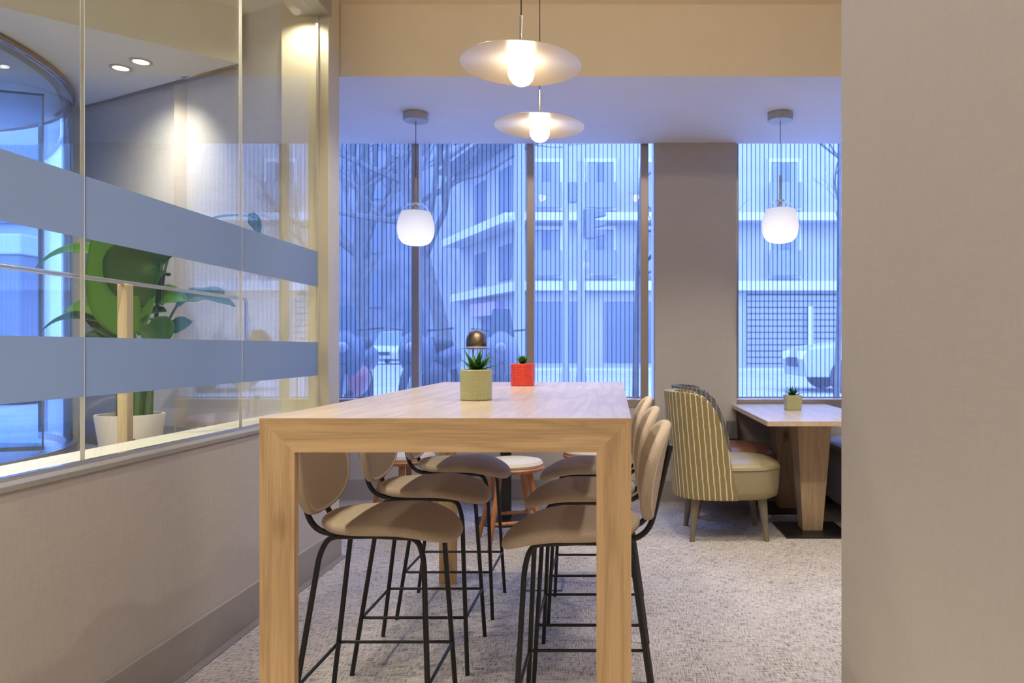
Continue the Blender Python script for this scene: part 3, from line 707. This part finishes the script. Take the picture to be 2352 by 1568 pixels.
# ------------------------------------------------------------------ armchairs (facing +x)
def armchair(loc, label, backmat, seatmat):
    t = thing('armchair', label, 'armchair', loc, 0, 'barrel back armchairs at the dining table')
    plan = sup(.345, .295, 2.7)
    def ring(k, z, fr=0.0): return [(k*plan(2*PI*i/56)[0], k*plan(2*PI*i/56)[1], z) for i in range(56)]
    B().loft([ring(.90, .272), ring(.965, .285), ring(.985, .33), ring(1.0, .42), ring(1.0, .462)]).obj('seat_base', M[seatmat], t, smooth=True, angle=60)
    B().loft([ring(1.004, .464), ring(1.0, .478), ring(.955, .494), ring(.84, .508), ring(.6, .519), ring(.25, .524)]).obj('seat_cushion', M[seatmat], t, smooth=True, angle=60)
    pts = ring(1.006, .464); B().tube(pts+[pts[0]], .004, 6).obj('welt', M[seatmat], t, smooth=True)
    # barrel back
    b = B(); lay = b.bm.loops.layers.uv.verify(); nu, nv = 40, 22; rows = []
    prof = [(.275, .035), (.40, .012), (.52, -.012), (.63, -.035), (.74, -.065), (.82, -.10), (.88, -.14), (.925, -.19), (.945, -.25), (.952, -.32)]
    def xf(z):
        for (za, xa), (zb, xb) in zip(prof, prof[1:]):
            if z <= zb: return xa+(xb-xa)*(z-za)/(zb-za)
        return prof[-1][1]
    zs = [.275+(.952-.275)*(1-(1-k/nv)**1.35) for k in range(nv+1)]
    for z in zs:
        v = (z-.275)/.675; a = .352+.058*v; bb = .300+.012*v; n = 2.5
        def pt(ph):
            c, s_ = math.cos(ph), math.sin(ph)
            return (-a*math.copysign(abs(c)**(2/n), c), bb*math.copysign(abs(s_)**(2/n), s_))
        x_f = max(xf(z), -a*.985); c = -x_f/a; ph_m = math.acos(max(-1, min(1, math.copysign(abs(c)**(n/2), c))))
        raw = [pt(-ph_m+2*ph_m*i/240) for i in range(241)]; ln = [0]
        for p, q in zip(raw, raw[1:]): ln.append(ln[-1]+math.dist(p, q))
        row = []
        for i in range(nu+1):
            tgt = ln[-1]*i/nu; j = min(range(241), key=lambda q: abs(ln[q]-tgt)); x, y = raw[j]
            row.append((b.bm.verts.new((x, y, z)), tgt-ln[-1]/2, z))
        rows.append(row)
    for r0, r1 in zip(rows, rows[1:]):
        for i in range(nu):
            q = (r0[i], r0[i+1], r1[i+1], r1[i]); f = b.bm.faces.new([w[0] for w in q])
            for lp, w in zip(f.loops, q): lp[lay].uv = (w[1], w[2])
    bmesh.ops.recalc_face_normals(b.bm, faces=b.bm.faces)
    o = b.obj('backrest', M[backmat], t, smooth=True, angle=180)
    # make normals face outwards, then thicken inwards
    me = o.data
    if sum(p.normal.x*p.center.x+p.normal.y*p.center.y for p in me.polygons) < 0: me.flip_normals()
    md = o.modifiers.new('solid', 'SOLIDIFY'); md.thickness = .058; md.offset = -1; md.use_even_offset = False
    md = o.modifiers.new('bev', 'BEVEL'); md.width = .018; md.segments = 3; md.limit_method = 'ANGLE'; md.angle_limit = math.radians(50)
    for sx, sy in ((-.215, -.185), (-.215, .185), (.205, -.185), (.205, .185)):
        B().loft([[(sx+(.02 if sx > 0 else -.02)*0+math.cos(q)*r_+dx, sy+math.sin(q)*r_+dx*.8*math.copysign(1, sy)*math.copysign(1, dx if dx else 1), z) for q in [2*PI*k/16 for k in range(16)]] for r_, z, dx in ((.0165, 0, (.028 if sx > 0 else -.03)), (.032, .275, 0))]).obj('leg', M['taupe_leg'], t, smooth=True, angle=50)
    return t
armchair((.738, 4.93, 0), 'mustard herringbone armchair with olive leather seat near the bar stools', 'herring_mustard', 'leather')
armchair((.838, 5.57, 0), 'black and white herringbone armchair with rust leather seat by the pillar', 'herring_black', 'leather_brown')

# ------------------------------------------------------------------ dining table
t = thing('dining_table', 'pale oak dining table on two tapered pedestals by the narrow window', 'table', (1.325, 5.29, 0))
B().box(-.38, .38, -.71, .71, .748, .78).obj('tabletop', M['oak_pale_y'], t, bevel=.0015)
for yc in (-.27, .43):
    B().box(-.215, .215, yc-.235, yc+.195, 0, .012).obj('base_plate', M['black'], t, bevel=.002)
    w0, w1 = .066, .113
    B().loft([[(w*x, yc+w*y, z) for x, y in ((-1,-1),(1,-1),(1,1),(-1,1))] for w, z in ((w0, .012), (w1, .72))]).obj('pedestal', M['oak_pale_z'], t, bevel=.0015)
    B().box(-.165, .165, yc-.13, yc+.13, .72, .748).obj('bearer', M['oak_pale_z'], t, bevel=.0015)

# bench beyond the dining table
t = thing('upholstered_bench', 'grey upholstered bench on the far side of the dining table', 'bench', (2.02, 5.25, 0))
B().box(-.40, .5, -.85, .74, .09, .47).obj('seat_base', M['grey_bench'], t, bevel=.03)
B().box(-.42, .5, -.86, .74, .47, .53).obj('seat_pad', M['grey_bench'], t, bevel=.025)
B().box(.30, .5, -.86, .74, .53, .98).obj('backrest', M['grey_bench'], t, bevel=.04)
for x, y in ((-.32, -.75), (.42, -.75), (-.32, .66), (.42, .66)): B().box(x-.03, x+.03, y-.03, y+.03, 0, .09).obj('leg', M['black'], t)
def cw(a, bb, th): return (th*(1-.35*(abs(a)/.22)**2)*(1-.3*(abs(bb)/.16)**2)*1.0-bb*.35, a, bb*1.0)
t = B().pad(sup(.22, .155, 3.2), .15, cw, seg=48).obj('cushion', M['olive_cushion'], None, smooth=True, loc=(1.86, 5.02, .70), angle=180)
t.rotation_euler = (0, 0, .25)
tag(t, 'dark olive cushion lying on the grey bench', 'cushion')

# small plain dark grey box under the window edge; floor outlet
t = tag(B().box(-.042, .042, -.02, .02, 0, .145).obj('wall_box', M['grey_box'], None, bevel=.004, loc=(.94+.0, 5.935, .505)), 'dark grey box on the wall under the window edge behind the armchairs', 'outlet box')
t = thing('floor_outlet', 'flat square outlet lid set in the carpet under the bar table', 'floor outlet', (-.365, 3.85, 0))
b = B(); b.box(-.10, .10, -.10, -.088, 0, .006).box(-.10, .10, .088, .10, 0, .006).box(-.10, -.088, -.088, .088, 0, .006).box(.088, .10, -.088, .088, 0, .006); b.obj('frame', M['grey_box'], t)
B().box(-.087, .087, -.087, .087, 0, .005).obj('lid', M['carpet'], t)

# ------------------------------------------------------------------ low round table by the window with lamp and pot
t = thing('round_table', 'low round wooden table hidden behind the bar table by the window', 'table', (-.78, 5.30, 0))
B().lathe([(0, .715), (.40, .715), (.425, .725), (.425, .742), (.415, .75), (0, .75)], seg=64).obj('tabletop', M['rust_wood'], t, smooth=True, angle=30)
B().lathe([(0, .012), (.04, .012), (.04, .70), (.09, .715), (0, .715)], seg=30).obj('pedestal', M['black'], t, smooth=True)
B().lathe([(0, 0), (.22, 0), (.22, .008), (.05, .016), (0, .016)], seg=48).obj('base_plate', M['black'], t, smooth=True)
t = thing('table_lamp', 'bronze dome table lamp rising behind the green pot', 'lamp', (-1.00, 5.46, .75))
B().lathe([(0, 0), (.075, 0), (.077, .008), (.07, .016), (0, .016)], seg=36).obj('base', M['bronze'], t, smooth=True)
B().tube(fillet([(-.045, 0, .012), (-.045, 0, .50), (-.0, -.1, .50), (.045, -.33, .50)], .03), .0065, 10).obj('stem', M['bronze'], t, smooth=True)
dc = (.048, -.36, .49)
B().lathe([(.0725, 0), (.0725, .035), (.068, .068), (.054, .098), (.03, .117), (0, .123)], dc, 48).obj('dome_shade', M['bronze'], t, smooth=True, solid=.002)
B().lathe([(0, -.010), (.075, -.010), (.104, -.014), (.104, -.012), (.075, -.006), (0, -.006)], dc, 48).obj('shade_disc', M['bronze'], t, smooth=True)
B().lathe([(0, -.019), (.05, -.019), (.052, -.016), (0, -.016)], dc, 40).obj('lens', M['lamp_white'], t, smooth=True)
B().lathe([(.069, -.004), (.073, -.004), (.073, .003), (.069, .003), (.069, -.004)], dc, 48).obj('rim', M['lamp_white'], t, smooth=True)
B().lathe([(0, .05), (.014, .05), (.016, .0), (.02, -.06), (.0, -.075)], dc, 24).obj('glass_bulb', M['globe_clear'], t, smooth=True)
t = thing('potted_succulent', 'small plant in a blush pot seen reflected in the glass partition', 'plant', (-.72, 5.55, .75), 0, 'potted succulents on the tables')
round_pot(t, .056, .10, 'pink_pot'); spikes(t, 16, .05, .09, 'succulent_pale', w=.009, seed=12)

# low stools
def low_stool(loc, rz, label):
    t = thing('low_stool', label, 'stool', loc, rz, 'low wooden stools around the round table')
    B().lathe([(0, .455), (.19, .455), (.205, .462), (.212, .475), (.205, .484), (0, .486)], seg=48).obj('seat', M['rust_wood'], t, smooth=True, angle=40)
    B().lathe([(.198, .486), (.203, .5), (.19, .518), (.13, .528), (0, .532)], seg=48).obj('seat_pad', M['cream_seat'], t, smooth=True)
    def leg_pt(a, z): r = .245-.115*z/.455; return Vector((r*math.cos(a), r*math.sin(a), z))
    A = [PI/4+k*PI/2 for k in range(4)]
    for a in A: B().tube([leg_pt(a, 0), leg_pt(a, .23), leg_pt(a, .456)], [.012, .017, .021], 12).obj('leg', M['rust_wood'], t, smooth=True)
    for z, (i, j) in ((.15, (0, 1)), (.15, (2, 3)), (.20, (1, 2)), (.20, (3, 0))):
        B().tube([leg_pt(A[i], z), leg_pt(A[j], z)], .0105, 10).obj('stretcher', M['rust_wood'], t, smooth=True)
    return t
ls = low_stool((-.66, 4.72, 0), .35, 'low rust wood stool with cream pad seen under the bar table, centre one')
dup(ls, (-1.43, 5.05, 0), .9, 'low rust wood stool half hidden behind the stools by the partition')
dup(ls, (-.16, 5.28, 0), .1, 'low rust wood stool close to the pillar, mostly behind the oak leg')

# ------------------------------------------------------------------ the street
GZ = .4
struct('street', B().prism([(-70, 5.3), (-3.7, 5.3), (-3.7, 6.3), (70, 6.3), (70, 120), (-70, 120)], GZ-.3, GZ), M['asphalt'])
struct('street_pavement', B().box(-3.6, 40, 6.3, 9.6, GZ, GZ+.06), M['pavement'])
struct('street_pavement_far', B().box(-3.6, 40, 25, 28, GZ, GZ+.1), M['pavement'])
struct('road_marking', B().box(2.0, 9.0, 11.2, 11.6, GZ, GZ+.006), M['road_white'])
t = thing('apartment_building', 'pale corner apartment building with tall shuttered windows across the street', 'building', (-3.3, 28, GZ))
b = B(); b.prism([(0, 0), (30, 0), (30, 14), (-4.0, 14), (-4.0, 7.0)], 0, 17); b.obj('wall', M['facade'], t)
def far_window(x, z, w, h, parent_xf=None):
    W = B().box(-w/2-.12, w/2+.12, -.10, .0, -.12, h+.14).obj('window', M['facade_trim'], t, loc=(x, 0, z))
    B().box(-w/2, w/2, -.12, -.08, 0, h).obj('pane', M['street_glass'], W)
    for s_ in (-1, 1): B().box(s_*w*.32-w*.17, s_*w*.32+w*.17, -.16, -.12, .05, h-.05).obj('shutter', M['shutter_wood'], W)
    B().box(-w/2-.1, w/2+.1, -.35, -.30, -.05, .9).obj('railing', M['shutter_wood'], W)
    return W
for z in (3.6, 6.15, 9.6, 13):
    for x in (.72, 2.76, 4.8, 6.8, 9.7, 12.5): far_window(x, z, 1.0, 1.7)
b = B(); b.box(-.5, 30, -.75, 0, 5.55, 5.85); b.obj('balcony', M['facade_trim'], t)
b = B(); b.box(-.4, 30, -.35, 0, 3.0, 3.35); b.obj('cornice', M['facade_trim'], t)
d = Vector((-4.0, 7.0)).normalized(); n = Vector((-d.y, d.x)); n = n if n.y < 0 else -n
def side_slab(z0, z1, out, nm, mat, s0=0, s1=8.06):
    p, q = d*s0, d*s1; B().prism([tuple(p), tuple(q), tuple(q+n*out), tuple(p+n*out)], z0, z1).obj(nm, M[mat], t)
side_slab(5.55, 5.9, .9, 'balcony', 'facade_trim'); side_slab(8.9, 9.5, 1.3, 'balcony', 'facade_grey'); side_slab(3.0, 3.35, .5, 'cornice', 'facade_trim')
for s0 in (1.6, 4.6):
    side_slab(6.3, 8.1, .06, 'window', 'street_glass', s0, s0+1.3); side_slab(3.6, 5.0, .06, 'window', 'street_glass', s0, s0+1.3)
side_slab(2.2, 2.75, .35, 'shop_sign', 'purple_sign', 2.6, 5.6); side_slab(0, 2.1, .05, 'shop_door', 'street_glass', 3.0, 5.0)
for x, w in ((.9, 2.2), (3.9, 2.0)): B().box(x-w/2, x+w/2, -.05, 0, .3, 2.6).obj('shop_window', M['street_glass'], t)
b = B()
for k in range(12): b.box(8.3, 12.0, -.10, -.04+(k % 2)*.0, .05+k*.235, .05+k*.235+.19)
b.obj('roller_shutter', M['roller'], t)
B().box(8.3, 12, -.04, 0, 0, 2.9).obj('shutter_recess', M['dark'], t)
B().box(10.55, 10.72, -.3, -.13, 0, 2.4).obj('pilaster', M['facade_trim'], t)
t = thing('terraced_building', 'dark older building far down the street behind bare trees', 'building', (-24, 48, GZ))
B().box(-13, 12, 0, 12, 0, 20).obj('wall', M['facade_dark'], t)
for z in (3.5, 7, 10.5, 14):
    for x in (-10, -6.5, -3, .5, 4, 7.5): B().box(x, x+1.4, -.1, 0, z, z+2.1).obj('window', M['street_glass'], t)
t = thing('office_building', 'pale building across the street seen through the revolving door', 'building', (-22, 20, GZ))
B().box(-12, 8, 0, 10, 0, 16).obj('wall', M['facade'], t)
for z in (.8, 4.2, 7.6, 11):
    for x in (-10, -7, -4, -1, 2, 5): B().box(x, x+1.5, -.1, 0, z, z+2.1).obj('window', M['street_glass'], t)
t = thing('street_kiosk', 'dark advertising kiosk on the street outside the revolving door', 'kiosk', (-9.0, 11, GZ))
B().box(-.32, .32, -.2, .2, .12, 2.2).obj('panel', M['facade_grey'], t, bevel=.02); B().box(-.36, .36, -.24, .24, 2.2, 2.5).obj('cap', M['facade_trim'], t, bevel=.02); B().box(-.3, .3, -.18, .18, 0, .12).obj('base', M['dark'], t)

def tree(x, y, label, path, r, seed, depth=5, spread=.75):
    t = thing('bare_tree', label, 'tree', (x, y, GZ), 0, 'bare street trees outside the windows')
    rnd = random.Random(seed); tr = bez(path, 14)
    B().tube(tr, [r*(1-.5*k/14) for k in range(15)], 10).obj('trunk', M['bark'], t, smooth=True)
    b = B()
    def grow(p, dvec, ln, rr, dep):
        pts = [p]; dd = dvec.normalized()
        for k in range(4):
            dd = (dd+Vector((rnd.uniform(-.25, .25), rnd.uniform(-.25, .25), rnd.uniform(-.1, .2)))).normalized(); pts.append(pts[-1]+dd*ln/4)
        b.tube(pts, [rr*(1-.12*k) for k in range(5)], 5, cap=False)
        if dep <= 0: return
        for k in range(rnd.choice((2, 3, 3))):
            q = pts[rnd.choice((2, 3, 4, 4))]
            nd = (dd+Vector((rnd.uniform(-1, 1), rnd.uniform(-.6, .6), rnd.uniform(-.5, .7)))*spread).normalized()
            grow(q, nd, ln*rnd.uniform(.62, .85), rr*.58, dep-1)
    for k in range(6):
        i = rnd.choice((7, 9, 11, 13, 14)); nd = Vector((rnd.uniform(-1, 1), rnd.uniform(-.7, .7), rnd.uniform(.1, .9)))
        grow(tr[i], nd, r*14, r*.42, depth)
    o = b.obj('branches', M['bark'], t, smooth=True); o['kind'] = 'stuff'
tree(-3.0, 14, 'leaning bare tree with a thick trunk across the pavement', [(0, 0, 0), (-.25, 0, 1.2), (-.55, 0, 2.4), (-1.1, 0, 4.4)], .17, 3)
tree(-5.6, 16, 'dense bare tree filling the bay beside the glass partition', [(0, 0, 0), (.1, 0, 1.5), (-.1, 0, 2.8), (.2, 0, 4.6)], .15, 8)
tree(-6.8, 19.5, 'bare tree further down the street before the dark building', [(0, 0, 0), (.2, 0, 2), (.3, 0, 4), (.2, 0, 7)], .2, 21)
tree(.28, 10, 'slender bare tree seen at the pillar edge of the wide window', [(0, 0, 0), (.0, 0, 1.2), (.05, 0, 2.2), (.12, 0, 4.2)], .05, 5, 3, .5)
tree(3.5, 11.7, 'bare tree outside the narrow window beyond the pillar', [(0, 0, 0), (.1, 0, 2), (0, 0, 3), (.1, 0, 5)], .05, 14, 4)
def lamp_post(x, y, r, label):
    t = thing('street_lamp', label, 'street lamp', (x, y, GZ+(.06 if y < 9.6 and x > -3.6 else 0)), 0)
    B().lathe([(0, 0), (r*1.6, 0), (r*1.5, .5), (r, .6), (r*.9, 8), (0, 8)], seg=20).obj('pole', M['roller'], t, smooth=True)
    B().tube([(0, 0, 7.9), (.3, 0, 8.4), (1.3, 0, 8.6)], .05, 8).obj('arm', M['roller'], t, smooth=True)
    B().box(1.1, 1.8, -.12, .12, 8.52, 8.66).obj('lamp_head', M['roller'], t, bevel=.03)
lamp_post(-1.80, 14, .10, 'tall grey street lamp post outside the wide window')
def traffic_light(x, y, zc, s, label, hgt):
    t = thing('traffic_light', label, 'traffic light', (x, y, GZ), 0, 'traffic signals at the street corner')
    B().lathe([(0, 0), (.09, 0), (.085, .4), (.055, .5), (.055, hgt), (0, hgt)], seg=16).obj('pole', M['roller'], t, smooth=True)
    hd = B().box(.06, .06+.24*s, -.12*s, .12*s, zc-GZ-.36*s, zc-GZ+.36*s).obj('signal_head', M['signal'], t, bevel=.015)
    for k in (-1, 0, 1):
        b = B(); b.prism([(.06+.24*s, zc-GZ+k*.23*s+.09*s), (.06+.5*s, zc-GZ+k*.23*s+.055*s), (.06+.5*s, zc-GZ+k*.23*s-.03*s), (.06+.24*s, zc-GZ+k*.23*s-.09*s)], -.1*s, .1*s, 'y')
        b.obj('visor', M['signal'], hd)
traffic_light(-.86, 13, 3.97, .5, 'traffic signal with three small hoods on the tall corner pole', 8.0)
traffic_light(-.50, 11, 3.08, .62, 'larger traffic signal in front of the pale facade', 3.6)

def car(x, y, rz, label, paint, sc=1.0, suv=False):
    t = thing('car', label, 'car', (x, y, GZ), rz, 'cars on the street')
    t.scale = (sc, sc, sc); H = 1.72 if suv else 1.42
    body = [(-2.1, .3), (-2.15, .62), (-2.05, .85), (-1.1, .98), (1.65 if not suv else 2.0, .98), (2.1, .9), (2.15, .55), (2.05, .3)]
    rings = []
    for yy, k in ((-.88, .90), (-.84, 1), (.84, 1), (.88, .90)):
        rings.append([(px_*(.99 if k < 1 else 1), yy, .3+(pz-.3)*(k if k < 1 else 1)) for px_, pz in body])
    b = B(); b.loft(rings); b.obj('body', M[paint], t, smooth=True, angle=30)
    cab = [(-1.15, .97), (-.45, H-.04), (-.2, H), (1.0 if not suv else 1.6, H), (1.3 if not suv else 1.9, H-.06), (1.85 if not suv else 2.05, .97)]
    b = B(); b.loft([[(px_, yy*(1-.16*(pz-.97)/(H-.97)), pz) for px_, pz in cab] for yy in (-.8, .8)]); b.obj('windows', M['car_glass'], t, smooth=True, angle=30)
    b = B(); b.box(-.3, 1.05 if not suv else 1.65, -.66, .66, H-.02, H+.02); b.obj('roof', M[paint], t, bevel=.015)
    for wx in (-1.35, 1.35):
        for wy in (-.8, .8):
            b = B(); b.lathe([(0, -.1), (.2, -.1), (.31, -.09), (.32, 0), (.31, .09), (.2, .1), (0, .1)], seg=24); o = b.obj('wheel', M['tyre'], t, smooth=True); o.location = (wx, wy, .32); o.rotation_euler = (PI/2, 0, 0)
    for wy in (-.62, .62): B().box(-2.16, -2.06, wy-.18, wy+.18, .62, .78).obj('headlamp', M['lamp_white'], t, bevel=.02)
    B().box(-2.17, -2.1, -.4, .4, .48, .66).obj('grille', M['dark'], t)
car(-11.9, 40, PI/2, 'white utility car facing the viewer far down the street', 'car_white', 1.0, True)
car(5.65, 14.6, 0, 'silver car parked outside the narrow window', 'car_silver')
def motorbike(x, y, rz, paint, label, low='dark'):
    t = thing('motorbike', label, 'motorbike', (x, y, GZ+.06), rz, 'motorbikes parked outside the wide window')
    for wy in (-.62, .62):
        b = B(); q = [(0, wy+.27*math.cos(a), .29+.27*math.sin(a)) for a in [2*PI*k/28 for k in range(29)]]; b.tube(q, .05, 8).obj('wheel', M['tyre'], t, smooth=True)
    def ell(c, r3, nm, mt):
        b = B(); b.lathe([(0, 1)]+[(math.sin(PI*k/14), math.cos(PI*k/14)) for k in range(1, 14)]+[(0, -1)], seg=24)
        o = b.obj(nm, M[mt], t, smooth=True); o.location = c; o.scale = r3; return o
    ell((0, -.48, .72), (.2, .2, .27), 'front_fairing', paint); ell((0, .42, .66), (.19, .42, .18), 'tail', paint); ell((0, .2, .83), (.15, .42, .08), 'seat', 'tyre'); ell((0, -.05, .42), (.17, .42, .2), 'engine', low)
    ell((0, -.66, .78), (.06, .04, .06), 'headlamp', 'roller')
    B().tube([(0, -.62, .29), (0, -.46, .95)], .04, 8).obj('fork', M['roller'], t, smooth=True)
    B().tube(fillet([(-.36, -.3, 1.0), (-.1, -.44, .97), (.1, -.44, .97), (.36, -.3, 1.0)], .05), .012, 8).obj('handlebar', M['dark'], t, smooth=True)
    b = B(); b.prism([(-.15, .9), (.15, .9), (.1, 1.22), (-.1, 1.22)], -.56, -.55, 'y'); b.obj('windscreen', M['car_glass'], t)
motorbike(-2.95, 8.4, .15, 'dark_blue', 'dark red motorbike parked close outside beside the partition post', 'red_paint')
motorbike(-2.15, 8.7, -.1, 'dark_blue', 'dark motorbike parked outside behind the bar table corner')
motorbike(-1.35, 9.0, .1, 'signal', 'grey motorbike parked outside behind the dome lamp')

# ------------------------------------------------------------------ light
w = bpy.data.worlds.new('World'); SC.world = w; w.use_nodes = True
bg = w.node_tree.nodes['Background']; bg.inputs['Color'].default_value = (.23, .385, 1.0, 1); bg.inputs['Strength'].default_value = 11.5
def portal(x, y, z, sx, sz):
    l = bpy.data.lights.new('window_portal', 'AREA'); l.shape = 'RECTANGLE'; l.size = sx; l.size_y = sz; l.cycles.is_portal = True
    o = bpy.data.objects.new('window_portal', l); C.objects.link(o); o.location = (x, y, z); o.rotation_euler = (-PI/2, 0, 0)
portal(-1.16, 6.3, 1.93, 2.95, 2.2); portal(2.29, 6.3, 1.93, 2.6, 2.2); portal(-4.95, 5.65, 1.7, 2.4, 2.3)
# recessed ceiling spots of the room, above the frame
for x, y, e_ in ((-1.0, -.8, 38), (.0, -.4, 78), (-.9, .9, 34), (.1, 1.2, 55), (1.3, 2.4, 80), (2.6, 2.4, 80), (.5, 2.7, 60), (-.9, 2.9, 50)):
    light('ceiling_spot', 'SPOT', (x, y, 3.31), e_, rad=.05, spot=125, blend=.7, col=(1, .93, .83))
for x, e_ in ((-.9, 66), (.25, 74), (1.2, 74), (2.3, 64)):
    light('ceiling_spot', 'SPOT', (x, 3.75, 3.31), e_, rad=.05, spot=84, blend=.5, col=(1, .92, .80), rot=(.30, 0, 0))

for x in (-1.0, .3, 1.6):  # added fill, out of view: tilted spots that lift the beam face
    light('beam_fill', 'SPOT', (x, 2.3, 3.30), 20, rad=.06, spot=120, blend=1.0, col=(1, .88, .70), rot=(1.25, 0, 0))

# ------------------------------------------------------------------ camera
cam = bpy.data.cameras.new('camera'); co = bpy.data.objects.new('camera', cam); C.objects.link(co)
co.location = (0, 0, HC); co.rotation_euler = (PI/2, 0, 0)
cam.sensor_width = 36; cam.lens = 36*1700/2352; cam.shift_x = -236/2352; cam.shift_y = 16/2352
cam.clip_start = .02; cam.clip_end = 400
cam.dof.use_dof = True; cam.dof.focus_distance = 2.7; cam.dof.aperture_fstop = 4.5
SC.camera = co
SC.view_settings.view_transform = 'Standard'; SC.view_settings.look = 'None'; SC.view_settings.gamma = 1; SC.view_settings.use_curve_mapping = False
SC.view_settings.exposure = 0.0
SC.cycles.use_denoising = True
SC.cycles.max_bounces = 10; SC.cycles.diffuse_bounces = 5; SC.cycles.glossy_bounces = 4; SC.cycles.transmission_bounces = 6; SC.cycles.transparent_max_bounces = 24
SC.cycles.sample_clamp_indirect = 6; SC.cycles.caustics_reflective = False; SC.cycles.caustics_refractive = False
SC.cycles.blur_glossy = .5
